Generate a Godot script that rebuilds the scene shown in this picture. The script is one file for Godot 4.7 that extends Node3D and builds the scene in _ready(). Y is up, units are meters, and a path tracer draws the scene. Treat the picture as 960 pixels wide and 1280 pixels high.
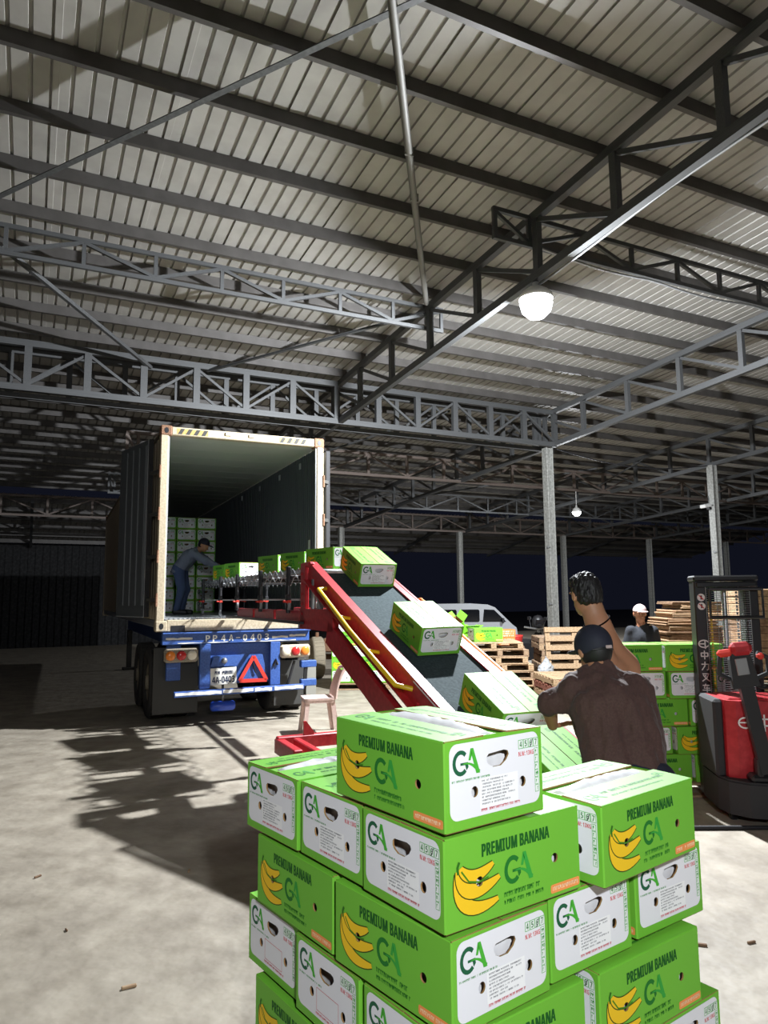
extends Node3D
# A packing shed at night: cartons of bananas travel up a belt loader into a shipping container.
# World axes: x runs along the purlins, y is up, -z runs along the roof trusses away from the camera. Metres.

const BOX_TURN := -0.02806   # the container, its trailer and the belt loader stand slightly turned
const CAM_TURN := -0.4566    # heading of the camera; things set square to the view use it
const BL := 0.526
const BW := 0.378
const BH := 0.236

var M := {}
var taken := {}
var bold: SystemFont
var plainf: SystemFont
var rng := RandomNumberGenerator.new()

# ---------------------------------------------------------------- nodes
func numbered(called: String, parent: Node = self) -> String:
	var key := str(parent.get_instance_id()) + called
	var n: int = taken.get(key, 0)
	taken[key] = n + 1
	return called if n == 0 else "%s_%03d" % [called, n]

func tag(o: Node, label: String, category := "", group := "", kind := "") -> Node:
	if label != "": o.set_meta("label", label)
	if category != "": o.set_meta("category", category)
	if group != "": o.set_meta("group", group)
	if kind != "": o.set_meta("kind", kind)
	return o

func thing(called: String, label: String, category: String, at := Vector3.ZERO, turn := 0.0, group := "", kind := "") -> Node3D:
	var o := Node3D.new()
	o.name = numbered(called)
	add_child(o, true)
	o.position = at
	o.rotation.y = turn
	tag(o, label, category, group, kind)
	return o

func part(called: String, mesh: Mesh, mat: Material, parent: Node, xf := Transform3D()) -> MeshInstance3D:
	var o := MeshInstance3D.new()
	o.name = numbered(called, parent)
	o.mesh = mesh
	o.material_override = mat
	o.transform = xf
	parent.add_child(o, true)
	return o

func copy_of(o: Node3D, called: String, label: String, at: Vector3, turn: float, group := "") -> Node3D:
	var c: Node3D = o.duplicate()
	c.name = numbered(called)
	add_child(c, true)
	c.position = at
	c.rotation = Vector3(0, turn, 0)
	c.set_meta("label", label)
	if group != "": c.set_meta("group", group)
	return c

# camera-square ground frame (x right, h up, d ahead) and container frame (w right, h up, d ahead) to world
func CA(x: float, h: float, d: float) -> Vector3:
	return Vector3(0.8976 * x + 0.4409 * d, h, 0.4409 * x - 0.8976 * d)

func CF(w: float, h: float, d: float) -> Vector3:
	return Vector3(0.9996 * w + 0.02806 * d, h, 0.02806 * w - 0.9996 * d)

# ---------------------------------------------------------------- meshes
func S() -> SurfaceTool:
	var s := SurfaceTool.new()
	s.begin(Mesh.PRIMITIVE_TRIANGLES)
	s.set_smooth_group(-1)
	s.set_color(Color.WHITE)
	return s

func done(s: SurfaceTool) -> ArrayMesh:
	s.generate_normals()
	return s.commit()

func tri(s: SurfaceTool, a: Vector3, b: Vector3, c: Vector3, out: Vector3) -> void:
	if (b - a).cross(c - a).dot(out) > 0.0:
		s.add_vertex(a); s.add_vertex(c); s.add_vertex(b)
	else:
		s.add_vertex(a); s.add_vertex(b); s.add_vertex(c)

func quad(s: SurfaceTool, a: Vector3, b: Vector3, c: Vector3, d: Vector3, out: Vector3) -> void:
	tri(s, a, b, c, out)
	tri(s, a, c, d, out)

func box(s: SurfaceTool, c: Vector3, size: Vector3, b := Basis()) -> void:
	var h := size * 0.5
	for ax in 3:
		for sg in [-1.0, 1.0]:
			var n := Vector3.ZERO; n[ax] = sg * h[ax]
			var u := Vector3.ZERO; u[(ax + 1) % 3] = h[(ax + 1) % 3]
			var v := Vector3.ZERO; v[(ax + 2) % 3] = h[(ax + 2) % 3]
			quad(s, c + b * (n - u - v), c + b * (n + u - v), c + b * (n + u + v), c + b * (n - u + v), b * n)

func cbox(s: SurfaceTool, c: Vector3, size: Vector3, ch: float, b := Basis()) -> void:
	var h := size * 0.5
	ch = minf(ch, minf(h.x, minf(h.y, h.z)) * 0.9)
	for ax in 3:
		var i := (ax + 1) % 3
		var j := (ax + 2) % 3
		for sg in [-1.0, 1.0]:
			var n := Vector3.ZERO; n[ax] = sg * h[ax]
			var u := Vector3.ZERO; u[i] = h[i] - ch
			var v := Vector3.ZERO; v[j] = h[j] - ch
			quad(s, c + b * (n - u - v), c + b * (n + u - v), c + b * (n + u + v), c + b * (n - u + v), b * n)
			for sg2 in [-1.0, 1.0]:   # edge between faces ax and i
				var e1 := Vector3.ZERO; e1[ax] = sg * h[ax]; e1[i] = sg2 * (h[i] - ch)
				var e2 := Vector3.ZERO; e2[ax] = sg * (h[ax] - ch); e2[i] = sg2 * h[i]
				var w := Vector3.ZERO; w[j] = h[j] - ch
				quad(s, c + b * (e1 - w), c + b * (e1 + w), c + b * (e2 + w), c + b * (e2 - w), b * (e1 + e2))
	for sx in [-1.0, 1.0]:
		for sy in [-1.0, 1.0]:
			for sz in [-1.0, 1.0]:
				var q := Vector3(sx, sy, sz)
				tri(s, c + b * (q * Vector3(h.x, h.y - ch, h.z - ch)), c + b * (q * Vector3(h.x - ch, h.y, h.z - ch)), c + b * (q * Vector3(h.x - ch, h.y - ch, h.z)), b * q)

func aim(a: Vector3, b: Vector3, up := Vector3.UP) -> Basis:   # local z along a->b, local y as near up as can be
	var z := (b - a).normalized()
	if absf(z.dot(up)) > 0.98: up = Vector3.FORWARD if absf(z.z) < 0.9 else Vector3.RIGHT
	var x := up.cross(z).normalized()
	return Basis(x, z.cross(x), z)

func bar(s: SurfaceTool, a: Vector3, b: Vector3, w: float, h: float, up := Vector3.UP) -> void:
	box(s, (a + b) * 0.5, Vector3(w, h, a.distance_to(b)), aim(a, b, up))

func tube(s: SurfaceTool, pts: Array, r: float, n := 8, r2 := -1.0) -> void:
	var rings := []
	var side := Vector3.ZERO
	for k in pts.size():
		var p: Vector3 = pts[k]
		var fwd: Vector3 = ((pts[mini(k + 1, pts.size() - 1)] as Vector3) - (pts[maxi(k - 1, 0)] as Vector3)).normalized()
		if side == Vector3.ZERO: side = aim(Vector3.ZERO, fwd).x
		side = (side - fwd * side.dot(fwd)).normalized()
		var other := fwd.cross(side)
		var rr := r if r2 < 0.0 else lerpf(r, r2, float(k) / (pts.size() - 1))
		var ring := []
		for i in n: ring.append(p + (side * cos(TAU * i / n) + other * sin(TAU * i / n)) * rr)
		rings.append(ring)
	s.set_smooth_group(1)
	for k in pts.size() - 1:
		var mid: Vector3 = ((pts[k] as Vector3) + (pts[k + 1] as Vector3)) * 0.5
		for i in n:
			var j := (i + 1) % n
			quad(s, rings[k][i], rings[k][j], rings[k + 1][j], rings[k + 1][i], (rings[k][i] + rings[k + 1][j]) * 0.5 - mid)
	s.set_smooth_group(-1)
	for e in [0, pts.size() - 1]:
		var c: Vector3 = pts[e]
		var o: Vector3 = c - (pts[1] if e == 0 else pts[pts.size() - 2])
		for i in n: tri(s, c, rings[e][i], rings[e][(i + 1) % n], o)

func lathe(s: SurfaceTool, prof: Array, n := 16, xf := Transform3D(), smooth := true) -> void:   # prof: Vector2(radius, height), turned about y
	if smooth: s.set_smooth_group(1)
	for k in prof.size() - 1:
		var p: Vector2 = prof[k]
		var q: Vector2 = prof[k + 1]
		for i in n:
			var a := TAU * i / n
			var b := TAU * (i + 1) / n
			var p0 := Vector3(cos(a) * p.x, p.y, sin(a) * p.x); var p1 := Vector3(cos(b) * p.x, p.y, sin(b) * p.x)
			var q0 := Vector3(cos(a) * q.x, q.y, sin(a) * q.x); var q1 := Vector3(cos(b) * q.x, q.y, sin(b) * q.x)
			var m := (a + b) * 0.5
			var dv := q - p
			var out := Vector3(cos(m) * dv.y, -dv.x, sin(m) * dv.y)
			if p.x > 1e-5: tri(s, xf * p0, xf * p1, xf * q1, xf.basis * out)
			if q.x > 1e-5: tri(s, xf * p0, xf * q1, xf * q0, xf.basis * out)
	s.set_smooth_group(-1)

func prism(s: SurfaceTool, poly: PackedVector2Array, depth: float, xf := Transform3D()) -> void:   # outline in xy, thickness along z about 0
	var idx := Geometry2D.triangulate_polygon(poly)
	var f := Vector3(0, 0, depth * 0.5)
	for i in range(0, idx.size(), 3):
		var a := Vector3(poly[idx[i]].x, poly[idx[i]].y, 0); var b := Vector3(poly[idx[i + 1]].x, poly[idx[i + 1]].y, 0); var c := Vector3(poly[idx[i + 2]].x, poly[idx[i + 2]].y, 0)
		tri(s, xf * (a + f), xf * (b + f), xf * (c + f), xf.basis.z)
		tri(s, xf * (a - f), xf * (b - f), xf * (c - f), -xf.basis.z)
	var cw := Geometry2D.is_polygon_clockwise(poly)
	for i in poly.size():
		var a := poly[i]
		var b := poly[(i + 1) % poly.size()]
		var o := Vector3(b.y - a.y, a.x - b.x, 0) * (-1.0 if cw else 1.0)
		var A := Vector3(a.x, a.y, 0); var B := Vector3(b.x, b.y, 0)
		quad(s, xf * (A + f), xf * (B + f), xf * (B - f), xf * (A - f), xf.basis * o)

func flat(s: SurfaceTool, poly: PackedVector2Array, z: float, xf := Transform3D()) -> void:   # printed shape, facing local +z
	var idx := Geometry2D.triangulate_polygon(poly)
	for i in range(0, idx.size(), 3):
		var t := []
		for k in 3: t.append(xf * Vector3(poly[idx[i + k]].x, poly[idx[i + k]].y, z))
		tri(s, t[0], t[1], t[2], xf.basis.z)

func rect2(x0: float, y0: float, x1: float, y1: float) -> PackedVector2Array:
	return PackedVector2Array([Vector2(x0, y0), Vector2(x1, y0), Vector2(x1, y1), Vector2(x0, y1)])

func round2(x0: float, y0: float, x1: float, y1: float, r: float, n := 5) -> PackedVector2Array:
	var p := PackedVector2Array()
	for q in 4:
		var c := Vector2(x1 - r if q in [0, 3] else x0 + r, y1 - r if q < 2 else y0 + r)
		for i in n + 1: p.append(c + Vector2.from_angle(PI * 0.5 * (q + float(i) / n)) * r)
	return p

func disc2(c: Vector2, rx: float, ry := -1.0, n := 16) -> PackedVector2Array:
	var p := PackedVector2Array()
	for i in n: p.append(c + Vector2(cos(TAU * i / n) * rx, sin(TAU * i / n) * (rx if ry < 0.0 else ry)))
	return p

func stroke2(pts: Array, w0: float, w1 := -1.0) -> PackedVector2Array:   # a line of given width as an outline
	var l := PackedVector2Array(); var r := PackedVector2Array()
	for k in pts.size():
		var p: Vector2 = pts[k]
		var d: Vector2 = ((pts[mini(k + 1, pts.size() - 1)] as Vector2) - (pts[maxi(k - 1, 0)] as Vector2)).normalized()
		var w := (w0 if w1 < 0.0 else lerpf(w0, w1, float(k) / (pts.size() - 1))) * 0.5
		l.append(p + d.orthogonal() * w); r.append(p - d.orthogonal() * w)
	r.reverse(); l.append_array(r)
	return l

func words(s: SurfaceTool, text: String, at: Vector2, high: float, wide: float, z: float, xf := Transform3D(), font: Font = null) -> void:   # lettering set into the box at (left, bottom), high x wide
	var t := TextMesh.new()
	t.font = font if font else bold
	t.text = text; t.font_size = 32; t.pixel_size = 0.01; t.depth = 0.0; t.curve_step = 2.0
	var arr := t.get_mesh_arrays()
	var v: PackedVector3Array = arr[Mesh.ARRAY_VERTEX]
	var idx: PackedInt32Array = arr[Mesh.ARRAY_INDEX] if arr[Mesh.ARRAY_INDEX] != null else PackedInt32Array(range(v.size()))
	var lo := Vector3.INF; var hi := -Vector3.INF
	for p in v: lo = lo.min(p); hi = hi.max(p)
	var k := Vector2(wide / maxf(hi.x - lo.x, 1e-4), high / maxf(hi.y - lo.y, 1e-4))
	for i in range(0, idx.size(), 3):
		var q := []
		for j in 3:
			var p := v[idx[i + j]]
			q.append(xf * Vector3(at.x + (p.x - lo.x) * k.x, at.y + (p.y - lo.y) * k.y, z))
		if ((q[1] - q[0]) as Vector3).cross(q[2] - q[0]).length() > 1e-12: tri(s, q[0], q[1], q[2], xf.basis.z)

func scribble(s: SurfaceTool, x0: float, y0: float, x1: float, h: float, z: float, xf: Transform3D, dense := 1.0) -> void:   # small print that cannot be read in the photograph
	var x := x0
	while x < x1 - h * 0.3:
		var w := h * rng.randf_range(0.35, 0.7)
		if rng.randf() < 0.86:
			flat(s, rect2(x, y0, x + h * 0.16, y0 + h * rng.randf_range(0.7, 1.0)), z, xf)
			flat(s, rect2(x, y0 + h * rng.randf_range(0.35, 0.8), x + w * 0.8, y0 + h * rng.randf_range(0.82, 0.98)), z, xf)
			if rng.randf() < 0.5: flat(s, rect2(x + w * 0.6, y0 + h * 0.05, x + w * 0.6 + h * 0.15, y0 + h * 0.7), z, xf)
		x += w * dense

# ---------------------------------------------------------------- smooth bodies: capsules and ellipsoids joined by a smooth minimum, meshed as surface nets
func body_mesh(groups: Array) -> ArrayMesh:   # each group: {b: bones, c: cell, k: blend, cut: [planes], add: thickness}
	var V := PackedVector3Array(); var N := PackedVector3Array(); var I := PackedInt32Array()
	for g in groups: nets(g, V, N, I)
	var a := []; a.resize(Mesh.ARRAY_MAX)
	a[Mesh.ARRAY_VERTEX] = V; a[Mesh.ARRAY_NORMAL] = N; a[Mesh.ARRAY_INDEX] = I
	var m := ArrayMesh.new()
	m.add_surface_from_arrays(Mesh.PRIMITIVE_TRIANGLES, a)
	return m

func nets(g: Dictionary, V: PackedVector3Array, N: PackedVector3Array, I: PackedInt32Array) -> void:
	var cell: float = g.c
	var k: float = g.get("k", 0.03)
	var add: float = g.get("add", 0.0)
	var lo := Vector3.INF; var hi := -Vector3.INF
	for b in g.b:
		if b.size() == 4:
			var r := maxf(b[2], b[3]) + add
			lo = lo.min((b[0] as Vector3).min(b[1]) - Vector3.ONE * r); hi = hi.max((b[0] as Vector3).max(b[1]) + Vector3.ONE * r)
		else:
			var r: float = maxf(b[1].x, maxf(b[1].y, b[1].z)) + add
			lo = lo.min(b[0] - Vector3.ONE * r); hi = hi.max(b[0] + Vector3.ONE * r)
	lo -= Vector3.ONE * cell * 2.0; hi += Vector3.ONE * cell * 2.0
	var nx := int((hi.x - lo.x) / cell) + 2; var ny := int((hi.y - lo.y) / cell) + 2; var nz := int((hi.z - lo.z) / cell) + 2
	var F := PackedFloat32Array(); F.resize(nx * ny * nz); F.fill(1.0)
	for b in g.b:
		var cap: bool = b.size() == 4
		var r := (maxf(b[2], b[3]) if cap else maxf(b[1].x, maxf(b[1].y, b[1].z))) + add + k + cell * 2.0
		var p0: Vector3 = (b[0] as Vector3).min(b[1]) if cap else b[0]
		var p1: Vector3 = (b[0] as Vector3).max(b[1]) if cap else b[0]
		var a0: Vector3 = b[0]
		var ab: Vector3 = (b[1] - b[0]) if cap else Vector3.ZERO
		var ll := maxf(ab.length_squared(), 1e-9)
		var inv := Basis() if cap or b.size() < 3 else (b[2] as Basis).inverse()
		for z in range(maxi(0, int((p0.z - r - lo.z) / cell)), mini(nz, int((p1.z + r - lo.z) / cell) + 2)):
			for y in range(maxi(0, int((p0.y - r - lo.y) / cell)), mini(ny, int((p1.y + r - lo.y) / cell) + 2)):
				for x in range(maxi(0, int((p0.x - r - lo.x) / cell)), mini(nx, int((p1.x + r - lo.x) / cell) + 2)):
					var p := lo + Vector3(x, y, z) * cell
					var d: float
					if cap:
						var t := clampf((p - a0).dot(ab) / ll, 0.0, 1.0)
						d = p.distance_to(a0 + ab * t) - lerpf(b[2], b[3], t) - add
					else:
						var q := inv * (p - a0)
						var rr: Vector3 = b[1] + Vector3.ONE * add
						var l := (q / rr).length()
						d = l * (l - 1.0) / maxf((q / (rr * rr)).length(), 1e-6)
					var i := x + nx * (y + ny * z)
					var f := F[i]
					var h := maxf(k - absf(f - d), 0.0) / k
					F[i] = minf(f, d) - h * h * k * 0.25
	for pl in g.get("cut", []):
		var n: Vector3 = pl[0]
		for z in nz:
			for y in ny:
				for x in nx:
					var d := n.dot(lo + Vector3(x, y, z) * cell) - pl[1] as float
					var i := x + nx * (y + ny * z)
					if d > F[i]: F[i] = d
	var wr: float = g.get("folds", 0.0)
	if wr > 0.0:
		var fn := FastNoiseLite.new(); fn.seed = 5; fn.frequency = 1.0
		var fs: Vector3 = g.get("fold_scale", Vector3(9, 4, 9))
		for z in nz:
			for y in ny:
				for x in nx:
					var i := x + nx * (y + ny * z)
					if absf(F[i]) < 0.06:
						var q := (lo + Vector3(x, y, z) * cell) * fs
						F[i] += wr * fn.get_noise_3dv(q)
	var at := PackedInt32Array(); at.resize(nx * ny * nz); at.fill(-1)
	for z in nz - 1:
		for y in ny - 1:
			for x in nx - 1:
				var i0 := x + nx * (y + ny * z)
				var fv := [F[i0], F[i0 + 1], F[i0 + nx], F[i0 + nx + 1], F[i0 + nx * ny], F[i0 + nx * ny + 1], F[i0 + nx * ny + nx], F[i0 + nx * ny + nx + 1]]
				var neg := 0
				for q in fv: neg += 1 if q < 0.0 else 0
				if neg == 0 or neg == 8: continue
				var sum := Vector3.ZERO; var cnt := 0
				for e in [[0, 1], [2, 3], [4, 5], [6, 7], [0, 2], [1, 3], [4, 6], [5, 7], [0, 4], [1, 5], [2, 6], [3, 7]]:
					var fa: float = fv[e[0]]; var fb: float = fv[e[1]]
					if (fa < 0.0) != (fb < 0.0):
						var t := fa / (fa - fb)
						var ca := Vector3(e[0] & 1, (e[0] >> 1) & 1, e[0] >> 2); var cb := Vector3(e[1] & 1, (e[1] >> 1) & 1, e[1] >> 2)
						sum += ca.lerp(cb, t); cnt += 1
				at[i0] = V.size()
				V.append(lo + (Vector3(x, y, z) + sum / cnt) * cell)
				N.append(Vector3(fv[1] + fv[3] + fv[5] + fv[7] - fv[0] - fv[2] - fv[4] - fv[6], fv[2] + fv[3] + fv[6] + fv[7] - fv[0] - fv[1] - fv[4] - fv[5], fv[4] + fv[5] + fv[6] + fv[7] - fv[0] - fv[1] - fv[2] - fv[3]).normalized())
	var st := [1, nx, nx * ny]
	for z in range(1, nz - 1):
		for y in range(1, ny - 1):
			for x in range(1, nx - 1):
				var i0 := x + nx * (y + ny * z)
				var f0 := F[i0]
				for ax in 3:
					var f1 := F[i0 + st[ax]]
					if (f0 < 0.0) == (f1 < 0.0): continue
					var u: int = st[(ax + 1) % 3]; var v: int = st[(ax + 2) % 3]
					var q := [at[i0 - u - v], at[i0 - v], at[i0], at[i0 - u]]
					if q.min() < 0: continue
					if f0 < 0.0: I.append_array(PackedInt32Array([q[0], q[2], q[1], q[0], q[3], q[2]]))
					else: I.append_array(PackedInt32Array([q[0], q[1], q[2], q[0], q[2], q[3]]))

# ---------------------------------------------------------------- materials
func mat(col: Color, rough := 0.7, metal := 0.0) -> StandardMaterial3D:
	var m := StandardMaterial3D.new()
	m.albedo_color = col; m.roughness = rough; m.metallic = metal
	return m

func rgb(r: int, g: int, b: int) -> Color:
	return Color(r / 255.0, g / 255.0, b / 255.0)

func lin(r: int, g: int, b: int) -> Color:
	return rgb(r, g, b).srgb_to_linear()

func noise_tex(freq: float, seed_: int, lo: Color, hi: Color, octaves := 4, size := 512, mid := 0.5, normal := false, bump := 4.0) -> NoiseTexture2D:
	var n := FastNoiseLite.new()
	n.seed = seed_; n.frequency = freq; n.fractal_octaves = octaves; n.noise_type = FastNoiseLite.TYPE_SIMPLEX_SMOOTH
	var t := NoiseTexture2D.new()
	t.width = size; t.height = size; t.seamless = true; t.noise = n
	if normal:
		t.as_normal_map = true; t.bump_strength = bump
	else:
		var g := Gradient.new()
		g.offsets = PackedFloat32Array([clampf(mid - 0.3, 0, 1), clampf(mid + 0.3, 0, 1)]); g.colors = PackedColorArray([lo, hi])
		t.color_ramp = g
	return t

func grained(col: Color, var_: float, freq: float, scale: float, rough := 0.7, metal := 0.0, seed_ := 1, squash := Vector3.ONE) -> StandardMaterial3D:
	var m := mat(Color.WHITE, rough, metal)
	m.albedo_texture = noise_tex(freq, seed_, col.darkened(var_), col.lightened(var_ * 0.6))
	m.uv1_triplanar = true
	m.uv1_scale = squash * scale
	return m

func materials() -> void:
	bold = SystemFont.new(); bold.font_names = PackedStringArray(["Droid Sans"]); bold.font_weight = 700
	plainf = SystemFont.new(); plainf.font_names = PackedStringArray(["Droid Sans"])
	M.card = mat(Color.WHITE, 0.55); M.card.vertex_color_use_as_albedo = true; M.card.metallic_specular = 0.35
	M.ink = mat(Color.WHITE, 0.6); M.ink.vertex_color_use_as_albedo = true; M.ink.metallic_specular = 0.3
	M.steel = grained(rgb(74, 75, 76), 0.08, 0.02, 1.5, 0.55, 0.25, 3)
	M.purlin = grained(rgb(78, 75, 73), 0.05, 0.01, 0.5, 0.5, 0.35, 4)
	M.roof = grained(rgb(160, 157, 152), 0.05, 0.01, 0.4, 0.5, 0.15, 5)
	M.column = grained(rgb(150, 150, 145), 0.16, 0.02, 1.2, 0.6, 0.2, 6)
	M.brownsteel = grained(rgb(112, 98, 90), 0.2, 0.02, 1.0, 0.6, 0.2, 7)
	var fl := mat(Color.WHITE, 0.62)
	fl.albedo_texture = noise_tex(0.008, 11, rgb(145, 136, 122), rgb(166, 157, 142), 6, 1024)
	fl.uv1_triplanar = true; fl.uv1_world_triplanar = true; fl.uv1_scale = Vector3.ONE * 0.22
	fl.detail_enabled = true; fl.detail_blend_mode = BaseMaterial3D.BLEND_MODE_MUL
	fl.detail_albedo = noise_tex(0.03, 12, rgb(226, 224, 221), Color.WHITE, 5, 512, 0.32)
	fl.uv2_scale = Vector3.ONE * 1.7; fl.uv2_triplanar = true; fl.uv2_world_triplanar = true
	fl.normal_enabled = true; fl.normal_scale = 0.25
	fl.normal_texture = noise_tex(0.05, 13, Color.BLACK, Color.WHITE, 5, 512, 0.5, true, 3.0)
	M.floor = fl
	M.soil = grained(rgb(70, 62, 52), 0.25, 0.02, 0.4, 0.95, 0, 14)
	M.red = grained(rgb(178, 30, 38), 0.1, 0.02, 1.5, 0.42, 0.0, 15)
	M.redknob = mat(rgb(214, 60, 48), 0.4)
	M.yellow = mat(rgb(226, 186, 30), 0.4)
	M.orange = mat(rgb(226, 128, 62), 0.45)
	M.white = mat(rgb(226, 226, 224), 0.5)
	M.belt = grained(rgb(54, 66, 69), 0.1, 0.03, 2.0, 0.8, 0.0, 16); M.belt.metallic_specular = 0.2
	M.black = mat(rgb(28, 28, 31), 0.45)
	M.blacksoft = mat(rgb(38, 38, 40), 0.75)
	M.chrome = mat(rgb(190, 192, 195), 0.3, 0.8)
	M.galv = mat(rgb(150, 152, 154), 0.42, 0.6)
	M.cream = grained(rgb(188, 172, 144), 0.1, 0.03, 1.6, 0.55, 0.0, 17)
	M.rust = grained(rgb(128, 84, 54), 0.3, 0.04, 3.0, 0.8, 0.0, 18)
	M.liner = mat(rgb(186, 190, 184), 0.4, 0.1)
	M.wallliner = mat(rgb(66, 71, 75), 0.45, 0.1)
	M.door = mat(rgb(84, 88, 90), 0.5, 0.1)
	M.alu = mat(rgb(196, 198, 200), 0.35, 0.5)
	M.blue = grained(rgb(50, 86, 158), 0.1, 0.03, 2.0, 0.5, 0.0, 19)
	M.bluetank = mat(rgb(40, 74, 178), 0.35)
	M.rubber = grained(rgb(52, 49, 45), 0.2, 0.04, 3.0, 0.9, 0.0, 20)
	M.dusty = grained(rgb(152, 140, 118), 0.2, 0.04, 3.0, 0.95, 0.0, 21)
	M.flap = mat(rgb(62, 61, 58), 0.8)
	M.flapgrey = mat(rgb(140, 138, 130), 0.7)
	M.wood = grained(rgb(172, 140, 104), 0.22, 0.02, 2.0, 0.85, 0, 22, Vector3(1, 4, 4))
	M.wood2 = grained(rgb(148, 118, 88), 0.25, 0.02, 2.0, 0.85, 0, 23, Vector3(1, 4, 4))
	M.clay = grained(rgb(128, 64, 46), 0.25, 0.03, 2.0, 0.9, 0, 24)
	M.kraft = [grained(rgb(140, 108, 78), 0.12, 0.02, 1.5, 0.85, 0, 25), grained(rgb(122, 92, 66), 0.14, 0.02, 1.5, 0.85, 0, 26), grained(rgb(160, 130, 98), 0.12, 0.02, 1.5, 0.85, 0, 27)]
	M.skin = mat(rgb(172, 122, 92), 0.55); M.skin.subsurf_scatter_enabled = true; M.skin.subsurf_scatter_strength = 0.08
	M.skin2 = mat(rgb(150, 102, 76), 0.55)
	M.hair = mat(rgb(20, 18, 19), 0.6)
	M.shirtbrown = grained(rgb(66, 41, 36), 0.08, 0.05, 3.0, 0.85, 0, 28); M.shirtbrown.rim_enabled = true; M.shirtbrown.rim = 0.15
	M.navy = mat(rgb(26, 28, 44), 0.75)
	M.shirtblack = mat(rgb(28, 31, 38), 0.9)
	M.greyblue = grained(rgb(108, 116, 132), 0.08, 0.05, 3.0, 0.9, 0, 29)
	M.jeans = grained(rgb(58, 76, 112), 0.14, 0.05, 3.0, 0.85, 0, 30)
	M.capwhite = mat(rgb(170, 150, 148), 0.9)
	M.chair = grained(rgb(214, 186, 176), 0.06, 0.03, 2.0, 0.5, 0, 31)
	M.vanwhite = mat(rgb(150, 152, 156), 0.3); M.vanwhite.clearcoat_enabled = true
	M.glassdark = mat(rgb(18, 20, 24), 0.08); M.glassdark.metallic_specular = 0.6
	M.plastic = mat(rgb(226, 226, 228), 0.3); M.plastic.backlight_enabled = true; M.plastic.backlight = Color(0.3, 0.3, 0.3)
	M.tubred = mat(rgb(176, 48, 44), 0.5)
	M.lensr = mat(rgb(186, 44, 44), 0.2); M.lenso = mat(rgb(232, 132, 50), 0.2); M.lensw = mat(rgb(226, 218, 196), 0.2)
	M.bulb = mat(Color.WHITE, 0.4); M.bulb.emission_enabled = true; M.bulb.emission = Color(0.96, 0.98, 1.0); M.bulb.emission_energy_multiplier = 6.0
	M.cable = mat(rgb(34, 34, 38), 0.6)
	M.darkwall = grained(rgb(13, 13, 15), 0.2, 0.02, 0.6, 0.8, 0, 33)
	M.warn = grained(rgb(196, 158, 84), 0.2, 0.05, 3.0, 0.7, 0, 35)
	M.cord = mat(rgb(26, 20, 18), 0.95); M.cord.metallic_specular = 0.1
	M.pipe = mat(rgb(112, 110, 106), 0.6, 0.2)
	M.bag = mat(rgb(150, 152, 154), 0.4)
	M.paper = mat(rgb(216, 214, 206), 0.8)

# ---------------------------------------------------------------- the shed
var unit: ArrayMesh
const FALL := -0.0602      # the roof falls away from the camera
func low(u: float) -> float: return 6.48 + FALL * u
func high(u: float) -> float: return 7.463 + FALL * u

func member(called: String, a: Vector3, b: Vector3, w: float, h: float, m: Material, parent: Node, up := Vector3.UP) -> MeshInstance3D:
	var q := aim(a, b, up)
	return part(called, unit, m, parent, Transform3D(Basis(q.x * w, q.y * h, q.z * a.distance_to(b)), (a + b) * 0.5))

func truss(v: float, u0: float, u1: float, label: String) -> Node3D:
	var t := thing("roof_truss", label, "truss", Vector3(v, 0, 0), 0.0, "roof trusses", "structure")
	member("bottom_chord", Vector3(0, low(u0) + 0.06, -u0), Vector3(0, low(u1) + 0.06, -u1), 0.1, 0.12, M.steel, t)
	member("top_chord", Vector3(0, high(u0) - 0.06, -u0), Vector3(0, high(u1) - 0.06, -u1), 0.1, 0.12, M.steel, t)
	var last := -1.0
	var u := 4.456 - 1.478 * 3
	while u < u1 + 0.01:
		if u > u0:
			member("post", Vector3(0, low(u) + 0.12, -u), Vector3(0, high(u) - 0.12, -u), 0.09, 0.1, M.steel, t)
			if last > u0 - 0.01 and last >= 0.0:
				member("diagonal", Vector3(0, high(u) - 0.14, -u + 0.06), Vector3(0, low(last) + 0.14, -last - 0.06), 0.05, 0.06, M.steel, t)
			last = u
		u += 1.478
	return t

func girder(u: float, v0: float, v1: float, y0: float, y1: float, step: float, phase: float, label: String, m: Material, thick := 0.07, post := 0.07) -> Node3D:
	var t := thing("lattice_girder", label, "girder", Vector3(0, 0, -u), 0.0, "lattice girders", "structure")
	member("bottom_chord", Vector3(v0, y0 + thick * 0.5, 0), Vector3(v1, y0 + thick * 0.5, 0), thick * 0.9, thick, m, t)
	member("top_chord", Vector3(v0, y1 - thick * 0.5, 0), Vector3(v1, y1 - thick * 0.5, 0), thick * 0.9, thick, m, t)
	var v := v0 + phase
	var n := 0
	var ends := [v0 + 0.03]
	while v < v1 - 0.1:
		ends.append(v); v += step
	ends.append(v1 - 0.03)
	for i in ends.size():
		member("post", Vector3(ends[i], y0 + thick, 0), Vector3(ends[i], y1 - thick, 0), post, post * 0.8, m, t)
		if i > 0:
			var up := (i % 2) == 0
			member("diagonal", Vector3(ends[i - 1], (y0 + thick) if up else (y1 - thick), 0), Vector3(ends[i], (y1 - thick) if up else (y0 + thick), 0), 0.045, 0.05, m, t)
	return t

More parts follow.
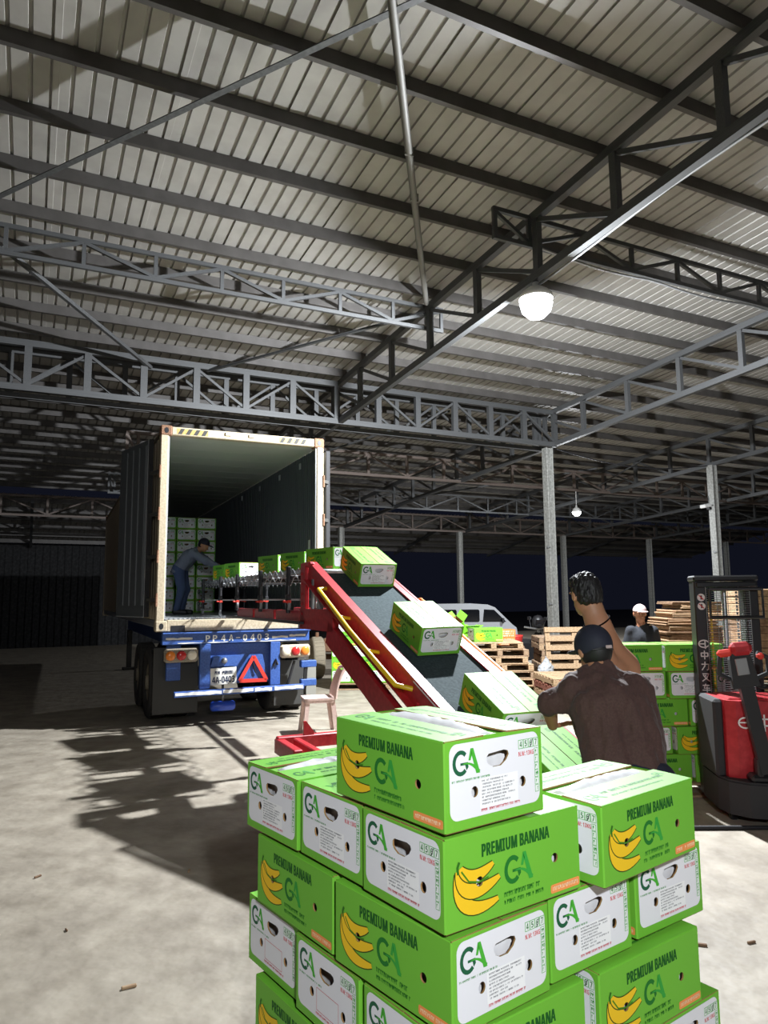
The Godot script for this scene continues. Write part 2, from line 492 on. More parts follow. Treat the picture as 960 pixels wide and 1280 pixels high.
func column(v: float, u: float, top: float, label: String, w := 0.2) -> void:
	var t := thing("steel_column", label, "column", Vector3(v, 0, -u), 0.0, "columns of the shed", "structure")
	var s := S()
	for sx in [-1.0, 1.0]: cbox(s, Vector3(sx * w * 0.42, top * 0.5, 0), Vector3(w * 0.16, top, w), 0.006)
	box(s, Vector3(0, top * 0.5, 0), Vector3(w * 0.7, top, w * 0.5))
	part("shaft", done(s), M.column, t)
	var b := S()
	cbox(b, Vector3(0, 0.012, 0), Vector3(w * 1.8, 0.024, w * 1.8), 0.005)
	part("base_plate", done(b), M.column, t)
	var k := S()
	for y in [1.55, 3.0]:
		cbox(k, Vector3(-w * 0.5 - 0.012, y, 0.02), Vector3(0.03, 0.05, 0.08), 0.005)
		tube(k, [Vector3(-w * 0.5 - 0.02, y, 0.0), Vector3(-w * 0.5 - 0.02, y, w * 0.62)], 0.012, 6)
	part("bracket", done(k), M.galv, t)

func roof_sheet_mesh(len_: float, fall: float) -> ArrayMesh:
	var s := S()
	var p := [Vector2(-0.015, -0.006), Vector2(0.05, -0.006), Vector2(0.052, 0)]
	for i in 6:
		var x := 0.2 * i
		p.append_array([Vector2(x + 0.155, 0), Vector2(x + 0.165, 0.028), Vector2(x + 0.19, 0.028), Vector2(x + 0.2, 0)])
	for i in p.size() - 1:
		var a: Vector2 = p[i]; var b: Vector2 = p[i + 1]
		quad(s, Vector3(a.x, a.y, 0), Vector3(b.x, b.y, 0), Vector3(b.x, b.y + fall * len_, -len_), Vector3(a.x, a.y + fall * len_, -len_), Vector3(a.y - b.y, b.x - a.x, 0) * -1.0)
	return done(s)

func c_purlin(v0: float, v1: float, h: float) -> ArrayMesh:
	var s := S()
	var c := (v0 + v1) * 0.5
	var l := v1 - v0
	box(s, Vector3(c, h * 0.5, 0.0), Vector3(l, h, 0.006))
	box(s, Vector3(c, 0.003, -0.03), Vector3(l, 0.006, 0.06))
	box(s, Vector3(c, h - 0.003, -0.03), Vector3(l, 0.006, 0.06))
	box(s, Vector3(c, 0.012, -0.058), Vector3(l, 0.024, 0.005))
	return done(s)

func shed() -> void:
	var b := S(); box(b, Vector3.ZERO, Vector3.ONE); unit = done(b)
	# floor and the lower ground outside
	var f := S(); cbox(f, Vector3(14, -0.15, -10.0), Vector3(64, 0.3, 41), 0.02)
	tag(part("floor", done(f), M.floor, self), "pale worn concrete floor of the shed with stains and dust", "floor", "", "structure")
	var gs := S(); box(gs, Vector3(20, -0.7, -60), Vector3(160, 0.4, 62))
	tag(part("ground", done(gs), M.soil, self), "dark lower ground outside beyond the edge of the concrete floor", "ground", "", "structure")
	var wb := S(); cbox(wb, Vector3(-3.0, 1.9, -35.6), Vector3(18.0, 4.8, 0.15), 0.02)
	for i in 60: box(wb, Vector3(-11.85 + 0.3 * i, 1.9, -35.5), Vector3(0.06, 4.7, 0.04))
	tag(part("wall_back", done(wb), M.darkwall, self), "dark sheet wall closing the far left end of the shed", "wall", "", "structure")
	# roof
	var c := thing("ceiling", "ribbed pale metal sheet roof on steel purlins", "roof", Vector3.ZERO, 0.0, "", "structure")
	var sheet := roof_sheet_mesh(31.6, FALL)
	for i in 37:
		part("roof_sheet", sheet, M.roof, c, Transform3D(Basis(), Vector3(-3.62 + 1.2 * i, high(-3.0) + 0.165, 3.0)))
	var pm := c_purlin(-3.6, 40.6, 0.16)
	for i in 31:
		var u := -1.85 + 1.0 * i
		part("purlin", pm, M.purlin, c, Transform3D(Basis(), Vector3(0, high(u), -u)))
	# lower lean-to roof past the far columns
	var lean := thing("ceiling_lean", "lower lean-to roof of ribbed sheet beyond the far row of columns", "roof", Vector3.ZERO, 0.0, "", "structure")
	var ls := roof_sheet_mesh(6.6, -0.2)
	for i in 37:
		part("roof_sheet", ls, M.roof, lean, Transform3D(Basis(), Vector3(-3.62 + 1.2 * i, 5.62, -28.9)))
	for i in 6:
		var u := 29.3 + 1.1 * i
		part("purlin", pm, M.purlin, lean, Transform3D(Basis(), Vector3(0, 5.62 - 0.2 * (u - 28.9) - 0.17, -u)))
	for v in [-0.1, 5.95, 11.9, 17.9, 24.05, 30.0, 36.0]:
		member("rafter", Vector3(v, 5.36, -28.9), Vector3(v, 4.16, -35.2), 0.1, 0.12, M.steel, lean)
	# trusses (along the view) and lattice girders (across it)
	truss(6.015, -2.5, 28.4, "long roof truss carrying the big lamp above the loading belt")
	truss(12.048, -2.5, 28.4, "roof truss resting on the nearest column right of the container")
	truss(18.249, 1.0, 28.4, "roof truss resting on the column behind the forklift mast")
	truss(24.2, 3.0, 28.4, "roof truss fourth from the container, far right in the roof")
	truss(30.2, 6.0, 28.4, "roof truss fifth from the container, mostly behind nearer steel")
	girder(10.5, -3.0, 6.35, 6.40, 6.85, 0.98, 0.52, "light lattice girder across the dark upper left of the roof", M.steel, 0.06, 0.055)
	girder(7.5, 5.35, 12.0, 6.52, 6.98, 0.95, 0.6, "light lattice girder right of the big lamp with a white cable along it", M.steel, 0.06, 0.06)
	girder(14.45, -3.0, 12.1, 5.60, 6.57, 1.03, 0.7, "deep lattice girder passing just above the container, near face", M.steel, 0.12, 0.13)
	girder(14.95, -3.0, 12.0, 5.58, 6.55, 1.03, 0.4, "deep lattice girder passing just above the container, far face", M.steel, 0.1, 0.1)
	girder(18.95, 2.0, 36.0, 5.33, 6.05, 1.3, 0.3, "brownish lattice girder above the small far lamp", M.brownsteel, 0.08, 0.08)
	girder(28.45, -3.0, 40.0, 4.77, 5.55, 1.5, 0.4, "farthest lattice girder over the back row of columns", M.brownsteel, 0.08, 0.08)
	girder(23.6, 2.0, 38.0, 5.06, 5.72, 1.4, 0.2, "faint lattice girder halfway to the back row of columns", M.steel, 0.06, 0.06)
	column(11.95, 14.62, 5.6, "grey steel column standing behind the stacked pallets", 0.21)
	column(18.1, 14.62, 5.6, "grey steel column behind the forklift mast", 0.21)
	var far_labels := ["far column partly behind the right post of the container", "far column standing in front of the white van", "far column close right of the nearest grey column", "far column above the man in the pale cap", "far column close right of the column behind the forklift"]
	var k := 0
	for v in [11.9, 17.9, 24.05, 29.95, 36.0]:
		column(v, 28.45, 4.8, far_labels[k], 0.22); k += 1
	# bracing under the purlins
	var braces := [
		[Vector3(-2.2, high(11.8) - 0.12, -11.8), Vector3(5.9, high(1.0) - 0.12, -1.0), 0.07, "long straight brace slanting across the upper left of the roof"],
		[Vector3(-0.9, high(10.3) - 0.2, -10.3), Vector3(1.95, high(14.5) - 0.25, -14.5), 0.06, "brace falling from the light girder to the deep girder at far left"],
		[Vector3(3.05, high(14.4) - 0.2, -14.4), Vector3(5.9, high(10.4) - 0.2, -10.4), 0.06, "brace rising from the deep girder towards the lamp truss"],
		[Vector3(6.2, low(19.0) + 0.1, -19.0), Vector3(9.2, high(15.0) - 0.2, -15.0), 0.06, "pale brace behind the deep girder above the container corner"],
		[Vector3(12.2, low(23.5) + 0.3, -23.5), Vector3(17.8, high(19.1) - 0.1, -19.1), 0.06, "brace between far trusses right of the container"],
		[Vector3(17.6, low(18.9) + 0.2, -18.9), Vector3(18.2, low(18.9) + 0.9, -17.4), 0.05, "short pale brace by the brownish girder near the small far lamp"],
	]
	for q in braces:
		var s := S()
		bar(s, q[0], q[1], q[2], 0.008, Vector3.UP)
		bar(s, q[0] + Vector3(q[2] * 0.5, q[2] * 0.5, 0), q[1] + Vector3(q[2] * 0.5, q[2] * 0.5, 0), 0.008, q[2], Vector3.UP)
		tag(part("roof_brace", done(s), M.steel, self), q[3], "brace", "roof bracing", "structure")
	var ps := S(); tube(ps, [Vector3(2.62, high(5.1) - 0.1, -5.1), Vector3(4.2, high(7.6) - 0.12, -7.6), Vector3(5.85, high(10.2) - 0.1, -10.2)], 0.045, 8)
	for t in [0.35, 0.5]:
		var p := Vector3(2.62, high(5.1) - 0.1, -5.1).lerp(Vector3(5.85, high(10.2) - 0.1, -10.2), t)
		box(ps, p, Vector3(0.11, 0.11, 0.03))
	tag(part("roof_pipe", done(ps), M.pipe, self), "pale round pipe slung under the purlins towards the lamp truss", "pipe")
	# conduit and cables
	var cs := S(); tube(cs, [Vector3(6.08, low(1.5) - 0.02, -1.5), Vector3(6.09, low(3.6) - 0.03, -3.6), Vector3(6.08, low(5.2) + 0.02, -5.2), Vector3(6.09, low(7.2) - 0.02, -7.2), Vector3(6.04, low(7.5) - 0.05, -7.48)], 0.017, 6)
	tag(part("conduit", done(cs), M.galv, self), "white cable tube running along the truss up to the big lamp", "cable")
	var ws := S(); var wp := []
	for i in 22:
		var t := i / 21.0
		wp.append(Vector3(6.1 + 6.0 * t, 6.5 - 0.05 * absf(sin(t * 9.0)) - 0.06 * sin(t * PI), -7.42))
	tube(ws, wp, 0.016, 6)
	tag(part("hanging_cable", done(ws), M.galv, self), "thin pale cable sagging under the light girder right of the big lamp", "cable")
	var bs := S(); var bp := []
	for i in 14:
		var t := i / 13.0
		bp.append(Vector3(12.1 + 5.8 * t, 5.62 - 0.28 * sin(t * PI) - 0.05 * t, -14.6))
	tube(bs, bp, 0.015, 6)
	tag(part("hanging_cable", done(bs), M.cable, self), "black cable sagging between the two near columns", "cable")

func lamp(called: String, label: String, at: Vector3, r: float, drop: float, energy: float, c := 0.25) -> void:
	var t := thing(called, label, "lamp", at)
	var s := S()
	lathe(s, [Vector2(0.0, -r), Vector2(r * 0.5, -r * 0.87), Vector2(r * 0.87, -r * 0.5), Vector2(r, 0), Vector2(r * 0.96, r * 0.22), Vector2(r * 0.84, r * 0.45), Vector2(r * 0.5, r * 0.7), Vector2(0, r * 0.75)], 20)
	part("bulb", done(s), M.bulb, t)
	var k := S()
	lathe(k, [Vector2(r * 1.005, r * c), Vector2(r * 1.04, r * c), Vector2(r * 1.0, r * (c + 0.25)), Vector2(r * 0.8, r * 0.75), Vector2(r * 0.4, r * 1.03), Vector2(r * 0.2, r * 1.1), Vector2(r * 0.2, r * 1.5), Vector2(0.0, r * 1.5)], 20)
	tube(k, [Vector3(0, r * 1.5, 0), Vector3(0, r * 1.5 + drop, 0)], 0.012, 6)
	part("socket", done(k), M.white, t)
	var l := OmniLight3D.new()
	l.name = "lamp_light"
	l.light_color = Color(0.96, 0.98, 1.0)
	l.light_energy = energy
	l.light_size = 0.07
	l.omni_range = 60.0; l.omni_attenuation = 2.0
	l.shadow_enabled = true
	t.add_child(l, true)

func lamps() -> void:
	lamp("ceiling_lamp", "big bright white lamp hanging under the roof truss", Vector3(6.03, 5.73, -7.5), 0.225, 0.0, LAMP_A)
	lamp("far_lamp", "small bright white lamp hanging far back beside the nearest column", Vector3(16.7, 4.62, -19.0), 0.15, 0.5, LAMP_B, 0.02)
	# the shed's next lamp on the same truss, behind the photographer
	lamp("near_lamp", "white lamp of the same row hanging behind the photographer", Vector3(0.2, 2.65, 0.9), 0.2, 4.1, LAMP_C)
	var t := thing("floodlight", "small unlit white floodlight fixed to the column behind the forklift", "floodlight", Vector3(17.78, 4.36, -14.6))
	var s := S(); cbox(s, Vector3(-0.05, 0, 0), Vector3(0.3, 0.1, 0.2), 0.02, Basis(Vector3.BACK, 0.2))
	part("housing", done(s), M.white, t)
	var k := S(); bar(k, Vector3(0.1, 0.05, 0), Vector3(0.2, 0.02, 0), 0.05, 0.05); tube(k, [Vector3(0.08, 0.04, 0), Vector3(0.08, 0.3, 0)], 0.012, 6); cbox(k, Vector3(0.09, -0.07, 0), Vector3(0.1, 0.08, 0.1), 0.01)
	part("bracket", done(k), M.black, t)

# ---------------------------------------------------------------- container, trailer
const CX := 1.264   # rear left corner of the container in the container frame
const CD := 10.34
const CB := 1.313   # underside

func ribbed(s: SurfaceTool, x0: float, x1: float, y0: float, y1: float, pitch: float, wide: float, proud: float, xf: Transform3D) -> void:   # a liner panel facing local +z with upright ribs
	var x := x0
	while x < x1 - 0.001:
		var e := minf(x + pitch, x1)
		var q := [Vector2(x, 0), Vector2(e - wide, 0), Vector2(e - wide * 0.75, proud), Vector2(e - wide * 0.25, proud), Vector2(e, 0)]
		for i in 4:
			quad(s, xf * Vector3(q[i].x, y0, q[i].y), xf * Vector3(q[i + 1].x, y0, q[i + 1].y), xf * Vector3(q[i + 1].x, y1, q[i + 1].y), xf * Vector3(q[i].x, y1, q[i].y), xf.basis.z)
		x = e

func container() -> void:
	var o := CF(CX, 0, CD)
	var t := thing("shipping_container", "open shipping container with cream rusty end frame, doors folded back, on the blue trailer", "container", o, BOX_TURN)
	var W := 2.438; var D := 12.19; var H := 2.896
	var y0 := CB; var y1 := CB + H
	# floor with its slotted rails
	var s := S()
	cbox(s, Vector3(W * 0.5, y0 + 0.1, -D * 0.5), Vector3(W - 0.06, 0.1, D - 0.1), 0.005)
	part("floor_deck", done(s), M.alu, t)
	s = S()
	for i in 36:
		var x := 0.09 + 0.064 * i
		box(s, Vector3(x, y0 + 0.172, -D * 0.5), Vector3(0.036, 0.012, D - 0.16))
		box(s, Vector3(x, y0 + 0.156, -D * 0.5), Vector3(0.008, 0.03, D - 0.16))
	tag(part("floor_rails", done(s), M.alu, t), "", "", "", "stuff")
	# walls: outer skin and inner liner
	for sd in [0, 1]:
		s = S()
		var x := 0.02 if sd == 0 else W - 0.02
		var xf := Transform3D(Basis(Vector3.UP, -PI * 0.5 if sd == 0 else PI * 0.5), Vector3(x, 0, -D + 0.05 if sd == 0 else -0.05))
		ribbed(s, 0.0, D - 0.1, y0 + 0.16, y1 - 0.1, 0.28, 0.14, -0.03, xf)
		part("side_skin", done(s), M.cream, t)
		s = S()
		var xi := 0.075 if sd == 0 else W - 0.075
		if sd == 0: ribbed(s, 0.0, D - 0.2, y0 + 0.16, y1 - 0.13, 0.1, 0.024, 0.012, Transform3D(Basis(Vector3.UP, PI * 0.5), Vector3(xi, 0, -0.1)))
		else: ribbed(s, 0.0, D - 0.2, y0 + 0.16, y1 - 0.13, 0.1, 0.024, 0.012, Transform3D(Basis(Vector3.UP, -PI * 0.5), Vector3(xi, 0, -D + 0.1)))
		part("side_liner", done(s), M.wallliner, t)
	for q in [[0.9, 3.93], [2.1, 3.93], [3.5, 3.93], [5.0, 3.93]]:
		s = S(); cbox(s, Vector3(W - 0.095, q[1], -q[0]), Vector3(0.016, 0.1, 0.07), 0.004)
		part("vent_plate", done(s), M.alu, t)
	s = S(); cbox(s, Vector3(W - 0.09, 2.36, -0.42), Vector3(0.012, 0.62, 0.09), 0.004)
	part("load_plate", done(s), M.liner, t)
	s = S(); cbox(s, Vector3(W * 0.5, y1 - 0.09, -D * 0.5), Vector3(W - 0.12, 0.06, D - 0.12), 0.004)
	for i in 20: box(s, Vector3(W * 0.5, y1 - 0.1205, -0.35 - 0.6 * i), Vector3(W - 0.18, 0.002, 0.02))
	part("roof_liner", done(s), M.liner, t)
	s = S(); cbox(s, Vector3(W * 0.5, y1 - 0.02, -D * 0.5), Vector3(W - 0.04, 0.03, D - 0.04), 0.004)
	part("roof_skin", done(s), M.cream, t)
	s = S(); cbox(s, Vector3(W * 0.5, (y0 + y1) * 0.5, -D + 0.1), Vector3(W - 0.1, H - 0.1, 0.12), 0.005)
	part("front_wall", done(s), M.liner, t)
	# rear frame
	for x in [0.055, W - 0.055]:
		s = S(); cbox(s, Vector3(x, (y0 + y1) * 0.5, -0.06), Vector3(0.11, H - 0.24, 0.12), 0.012)
		part("corner_post", done(s), M.cream, t)
		for y in [1.75, 2.35, 2.95, 3.55]:
			s = S()
			tube(s, [Vector3(0.0 if x < 1 else W, y - 0.09, 0.0), Vector3(0.0 if x < 1 else W, y + 0.09, 0.0)], 0.018, 8)
			part("hinge", done(s), M.rust, t)
		s = S(); cbox(s, Vector3(x + (0.062 if x < 1 else -0.062), (y0 + y1) * 0.5 + 0.02, -0.05), Vector3(0.016, H - 0.3, 0.06), 0.003)
		part("door_seal", done(s), M.alu, t)
		s = S(); cbox(s, Vector3(x, (y0 + y1) * 0.5, -D + 0.06), Vector3(0.11, H - 0.24, 0.12), 0.012)
		part("front_post", done(s), M.cream, t)
	s = S(); cbox(s, Vector3(W * 0.5, y1 - 0.065, -0.06), Vector3(W - 0.3, 0.12, 0.12), 0.01)
	for x in [0.95, 1.3]: cbox(s, Vector3(x, y1 - 0.05, 0.004), Vector3(0.09, 0.05, 0.02), 0.006)
	var hd := part("header", done(s), M.cream, t)
	for x0 in [0.22, 1.72]:
		s = S()
		flat(s, rect2(x0, y1 - 0.105, x0 + 0.44, y1 - 0.025), 0.0, Transform3D(Basis(), Vector3(0, 0, 0.0015)))
		part("warning_stripe", done(s), M.warn, hd)
		s = S()
		for i in 4:
			var x: float = x0 + 0.01 + 0.11 * i
			flat(s, PackedVector2Array([Vector2(x, y1 - 0.105), Vector2(x + 0.055, y1 - 0.105), Vector2(x + 0.1, y1 - 0.025), Vector2(x + 0.045, y1 - 0.025)]), 0.0, Transform3D(Basis(), Vector3(0, 0, 0.003)))
		part("black_stripe", done(s), M.flap, hd)
	s = S(); cbox(s, Vector3(W * 0.5, y0 + 0.08, -0.06), Vector3(W - 0.3, 0.16, 0.12), 0.01)
	var sill := part("sill", done(s), M.cream, t)
	for x in [0.3, W - 0.3]:
		s = S(); box(s, Vector3(x, y0 + 0.04, 0.0), Vector3(0.19, 0.085, 0.012))
		part("lock_pocket", done(s), M.black, sill)
	for cx in [0.075, W - 0.075]:
		for cy in [y0 + 0.075, y1 - 0.065]:
			for cz in [-0.075, -D + 0.075]:
				s = S(); cbox(s, Vector3(cx, cy, cz), Vector3(0.162, 0.15, 0.17), 0.016)
				var cc := part("corner_casting", done(s), M.cream if cy < 2 else M.rust, t)
				if cz > -1:
					s = S(); prism(s, disc2(Vector2(cx, cy), 0.03, 0.042), 0.004, Transform3D(Basis(), Vector3(0, 0, 0.011)))
					part("casting_hole", done(s), M.black, cc)
	# doors folded back along the sides, standing a little off them
	for sd in [0, 1]:
		var out := -1.0 if sd == 0 else 1.0
		var xf := Transform3D(Basis(Vector3.UP, 0.28 if sd == 0 else -0.1), Vector3(-0.1 if sd == 0 else W + 0.1, 0, -0.28 if sd == 0 else -0.1))
		s = S()
		var yc := (y0 + y1) * 0.5 + 0.02
		cbox(s, Vector3(0, yc, -0.53), Vector3(0.07, H - 0.36, 1.06), 0.008)
		var d := part("door", done(s), M.door, t, xf)
		s = S()
		if sd == 0: ribbed(s, 0.06, 1.03, y0 + 0.36, y1 - 0.24, 0.232, 0.03, 0.014, Transform3D(Basis(Vector3.UP, -PI * 0.5), Vector3(-0.037, 0, -1.05)))
		else: ribbed(s, 0.06, 1.03, y0 + 0.36, y1 - 0.24, 0.232, 0.03, 0.014, Transform3D(Basis(Vector3.UP, PI * 0.5), Vector3(0.037, 0, -0.01)))
		part("door_liner", done(s), M.door, d)
		s = S()
		var xe := -0.03 if sd == 0 else 0.03
		cbox(s, Vector3(xe, yc, 0.0), Vector3(0.016, H - 0.36, 0.012), 0.003)
		cbox(s, Vector3(xe * 1.2, y0 + 0.2, -0.53), Vector3(0.012, 0.014, 1.04), 0.003)
		part("door_edge_trim", done(s), M.alu, d)
		s = S(); cbox(s, Vector3(0, yc, 0.012), Vector3(0.068, H - 0.36, 0.03), 0.006)
		part("door_gasket", done(s), M.blacksoft, d)
		for y in [1.75, 2.35, 2.95, 3.55]:
			s = S(); bar(s, Vector3(0.0, y, 0.02), xf.affine_inverse() * Vector3(0.0 if sd == 0 else W, y, -0.01), 0.03, 0.05)
			part("hinge_blade", done(s), M.flap, d)
	trailer(o)

func tyre(s: SurfaceTool, c: Vector3, r: float, w: float) -> void:
	var xf := Transform3D(Basis(Vector3.BACK, PI * 0.5), c)
	lathe(s, [Vector2(r * 0.55, -w * 0.42), Vector2(r * 0.8, -w * 0.5), Vector2(r * 0.94, -w * 0.47), Vector2(r, -w * 0.36), Vector2(r, w * 0.36), Vector2(r * 0.94, w * 0.47), Vector2(r * 0.8, w * 0.5), Vector2(r * 0.55, w * 0.42), Vector2(r * 0.55, -w * 0.42)], 28, xf)
	for i in 28:
		var a := TAU * i / 28.0
		box(s, c + Vector3(0, cos(a), sin(a)) * (r - 0.002), Vector3(w * 0.7, 0.012, r * 0.13), Basis(Vector3.RIGHT, a))

func trailer(o: Vector3) -> void:
	var t := thing("trailer", "worn blue container trailer with lamp clusters, number plate and warning triangle", "trailer", o, BOX_TURN)
	var s := S()
	cbox(s, Vector3(1.15, 1.215, -0.06), Vector3(2.12, 0.17, 0.14), 0.01)
	cbox(s, Vector3(1.15, 1.29, -0.03), Vector3(2.12, 0.02, 0.2), 0.004)
	var rb := part("rear_beam", done(s), M.blue, t)
	var wear := S()
	for q in [[0.14, 1.2, 0.5, 1.222], [1.64, 1.185, 1.88, 1.21], [1.9, 1.2, 2.15, 1.225], [0.3, 1.145, 1.0, 1.152], [1.2, 1.142, 2.0, 1.15]]:
		var p := PackedVector2Array(); var n := 7
		for i in n + 1: p.append(Vector2(lerpf(q[0], q[2], i / float(n)), q[1] + rng.randf_range(-0.006, 0.004)))
		for i in n + 1: p.append(Vector2(lerpf(q[2], q[0], i / float(n)), q[3] + rng.randf_range(-0.004, 0.008)))
		flat(wear, p, 0.0115)
	part("worn_paint", done(wear), M.paper, rb)
	s = S(); s.set_color(lin(236, 236, 230))
	var ch := ["P", "P", "4", "A", "-", "0", "4", "0", "3"]
	var xs := [0.68, 0.78, 0.9, 1.01, 1.13, 1.21, 1.32, 1.42, 1.53]
	for i in 9:
		if ch[i] == "-": flat(s, rect2(xs[i] - 0.02, 1.2, xs[i] + 0.04, 1.212), 0.0125)
		else: words(s, ch[i], Vector2(xs[i], 1.163), 0.088, 0.062, 0.0125)
	part("stencil_lettering", done(s), M.ink, rb)
	# lamp clusters
	for sd in [0, 1]:
		s = S()
		var x0 := 0.13 if sd == 0 else 1.77
		cbox(s, Vector3(x0 + 0.22, 0.985, 0.0), Vector3(0.46, 0.19, 0.08), 0.03)
		var h := part("lamp_cluster", done(s), M.cream if sd == 1 else M.dusty, t)
		for i in 3:
			s = S()
			var c := Vector3(x0 + 0.075 + 0.145 * i, 0.985, 0.04)
			lathe(s, [Vector2(0.066, 0.0), Vector2(0.062, 0.016), Vector2(0.04, 0.026), Vector2(0, 0.03)], 18, Transform3D(Basis(Vector3.RIGHT, PI * 0.5), c))
			var m: Material = [M.lenso, M.lensr, M.lensw][i if sd == 0 else 2 - i]
			part("lens", done(s), m, h)
	for x in [0.68, 1.69]:
		s = S(); cbox(s, Vector3(x, 0.82, -0.03), Vector3(0.15, 0.62, 0.08), 0.008)
		part("upright", done(s), M.blue, t)
	s = S(); cbox(s, Vector3(1.2, 0.84, -0.12), Vector3(1.0, 0.56, 0.05), 0.005)
	part("back_panel", done(s), M.blue, t)
	s = S()
	prism(s, PackedVector2Array([Vector2(0.76, 0.81), Vector2(1.12, 0.81), Vector2(1.17, 0.95), Vector2(0.8, 0.95)]), 0.09, Transform3D(Basis(), Vector3(0, 0, -0.04)))
	var pl := part("plate_hood", done(s), M.blue, t)
	s = S(); lathe(s, [Vector2(0.045, -0.02), Vector2(0.04, 0.02), Vector2(0, 0.03)], 12, Transform3D(Basis(Vector3.RIGHT, PI * 0.5), Vector3(0.95, 0.89, 0.015)))
	part("plate_lamp", done(s), M.galv, pl)
	s = S(); cbox(s, Vector3(0.945, 0.675, -0.01), Vector3(0.37, 0.235, 0.012), 0.004, Basis(Vector3.BACK, 0.03))
	var np := part("number_plate", done(s), M.paper, t)
	s = S(); s.set_color(lin(40, 52, 78))
	words(s, "4A-0403", Vector2(0.785, 0.575), 0.09, 0.32, 0.002, Transform3D(Basis(Vector3.BACK, 0.02), Vector3(0.012, -0.012, -0.003)))
	scribble(s, 0.82, 0.70, 1.08, 0.05, 0.002, Transform3D())
	part("plate_lettering", done(s), M.ink, np)
	# warning triangle on its plate
	s = S(); prism(s, PackedVector2Array([Vector2(1.36, 0.95), Vector2(1.52, 0.95), Vector2(1.6, 0.58), Vector2(1.19, 0.58)]), 0.012, Transform3D(Basis(), Vector3(0, 0, -0.06)))
	var tp := part("triangle_plate", done(s), M.blue, t)
	s = S()
	var A := Vector2(1.38, 0.93); var B := Vector2(1.18, 0.59); var C := Vector2(1.575, 0.585)
	for e in [[A, B], [B, C], [C, A]]: prism(s, stroke2([e[0], e[1]], 0.05), 0.02, Transform3D(Basis(), Vector3(0, 0, -0.03)))
	part("warning_triangle", done(s), M.redknob, tp)
	s = S(); tube(s, [Vector3(1.37, 0.84, -0.03), Vector3(1.4, 0.72, -0.03), Vector3(1.42, 0.69, -0.03)], 0.012, 6)
	part("triangle_catch", done(s), M.black, tp)
	s = S(); tube(s, [Vector3(1.66, 0.78, 0.02), Vector3(1.7, 0.88, 0.03), Vector3(1.72, 0.8, 0.03)], 0.018, 6)
	part("hook", done(s), M.black, t)
	# bumper
	s = S(); cbox(s, Vector3(1.18, 0.468, 0.06), Vector3(1.85, 0.075, 0.08), 0.008, Basis(Vector3.BACK, 0.006))
	var bu := part("bumper", done(s), M.blue, t)
	s = S()
	for q in [[0.27, 0.445, 0.9, 0.492], [0.92, 0.45, 1.35, 0.495], [1.37, 0.448, 1.62, 0.496], [1.66, 0.452, 2.09, 0.498]]:
		var p := PackedVector2Array()
		for i in 9: p.append(Vector2(lerpf(q[0], q[2], i / 8.0), q[1] + rng.randf_range(-0.006, 0.006)))
		for i in 9: p.append(Vector2(lerpf(q[2], q[0], i / 8.0), q[3] + rng.randf_range(-0.008, 0.004)))
		flat(s, p, 0.103)
	part("bumper_paint", done(s), M.white, bu)
	for y in [0.79, 0.52]:
		s = S(); cbox(s, Vector3(2.2, y, -0.02), Vector3(0.24, 0.1, 0.1), 0.01)
		part("side_bracket", done(s), M.blue, t)
	s = S(); bar(s, Vector3(2.17, 0.85, 0), Vector3(2.14, 0.45, 0), 0.05, 0.03); bar(s, Vector3(2.0, 0.84, -0.05), Vector3(1.9, 0.5, -0.05), 0.03, 0.03)
	part("bracket_bar", done(s), M.black, t)
	# flaps, axles, wheels
	s = S(); cbox(s, Vector3(0.33, 0.62, -0.3), Vector3(0.62, 0.92, 0.012), 0.004); part("mud_flap", done(s), M.flap, t)
	s = S(); cbox(s, Vector3(2.06, 0.5, -0.3), Vector3(0.6, 0.66, 0.012), 0.004); part("mud_flap", done(s), M.flap, t)
	s = S(); cbox(s, Vector3(2.33, 0.52, -0.26), Vector3(0.16, 0.55, 0.01), 0.004); part("side_flap", done(s), M.flapgrey, t)
	s = S(); cbox(s, Vector3(0.28, 0.9, -0.22), Vector3(0.2, 0.55, 0.06), 0.01); part("flap_bracket", done(s), M.blue, t)
	for x in [0.75, 1.69]:
		s = S(); cbox(s, Vector3(x, 1.1, -5.9), Vector3(0.16, 0.36, 11.6), 0.01); part("frame_rail", done(s), M.blue, t)
	for z in [-1.15, -2.5]:
		s = S(); tube(s, [Vector3(0.1, 0.52, z), Vector3(2.34, 0.52, z)], 0.09, 12); part("axle", done(s), M.flap, t)
		for x in [0.16, 0.5, 1.94, 2.28]:
			s = S(); tyre(s, Vector3(x, 0.52, z), 0.52, 0.28)
			var w := part("tyre", done(s), M.rubber, t)
			s = S(); lathe(s, [Vector2(0.29, -0.1), Vector2(0.2, -0.06), Vector2(0.12, -0.1), Vector2(0.1, -0.14), Vector2(0, -0.15)], 18, Transform3D(Basis(Vector3.BACK, -PI * 0.5 if x < 1.2 else PI * 0.5), Vector3(x, 0.52, z)))
			part("hub", done(s), M.dusty, w)
	s = S(); lathe(s, [Vector2(0, -0.18), Vector2(0.05, -0.17), Vector2(0.07, -0.14), Vector2(0.07, 0.14), Vector2(0.05, 0.17), Vector2(0, 0.18)], 18, Transform3D(Basis(Vector3.BACK, PI * 0.5), Vector3(0.96, 0.25, -0.1)))
	part("air_tank", done(s), M.bluetank, t)
	s = S(); bar(s, Vector3(0.96, 0.28, -0.1), Vector3(0.96, 0.62, -0.12), 0.03, 0.03); part("tank_strap", done(s), M.flap, t)
	for x in [0.9, 2.0]:
		for k in 2:
			s = S(); cbox(s, Vector3(x - 0.4, 0.75, -1.15 - 1.35 * k), Vector3(0.08, 0.5, 0.16), 0.01); part("spring_hanger", done(s), M.flap, t)
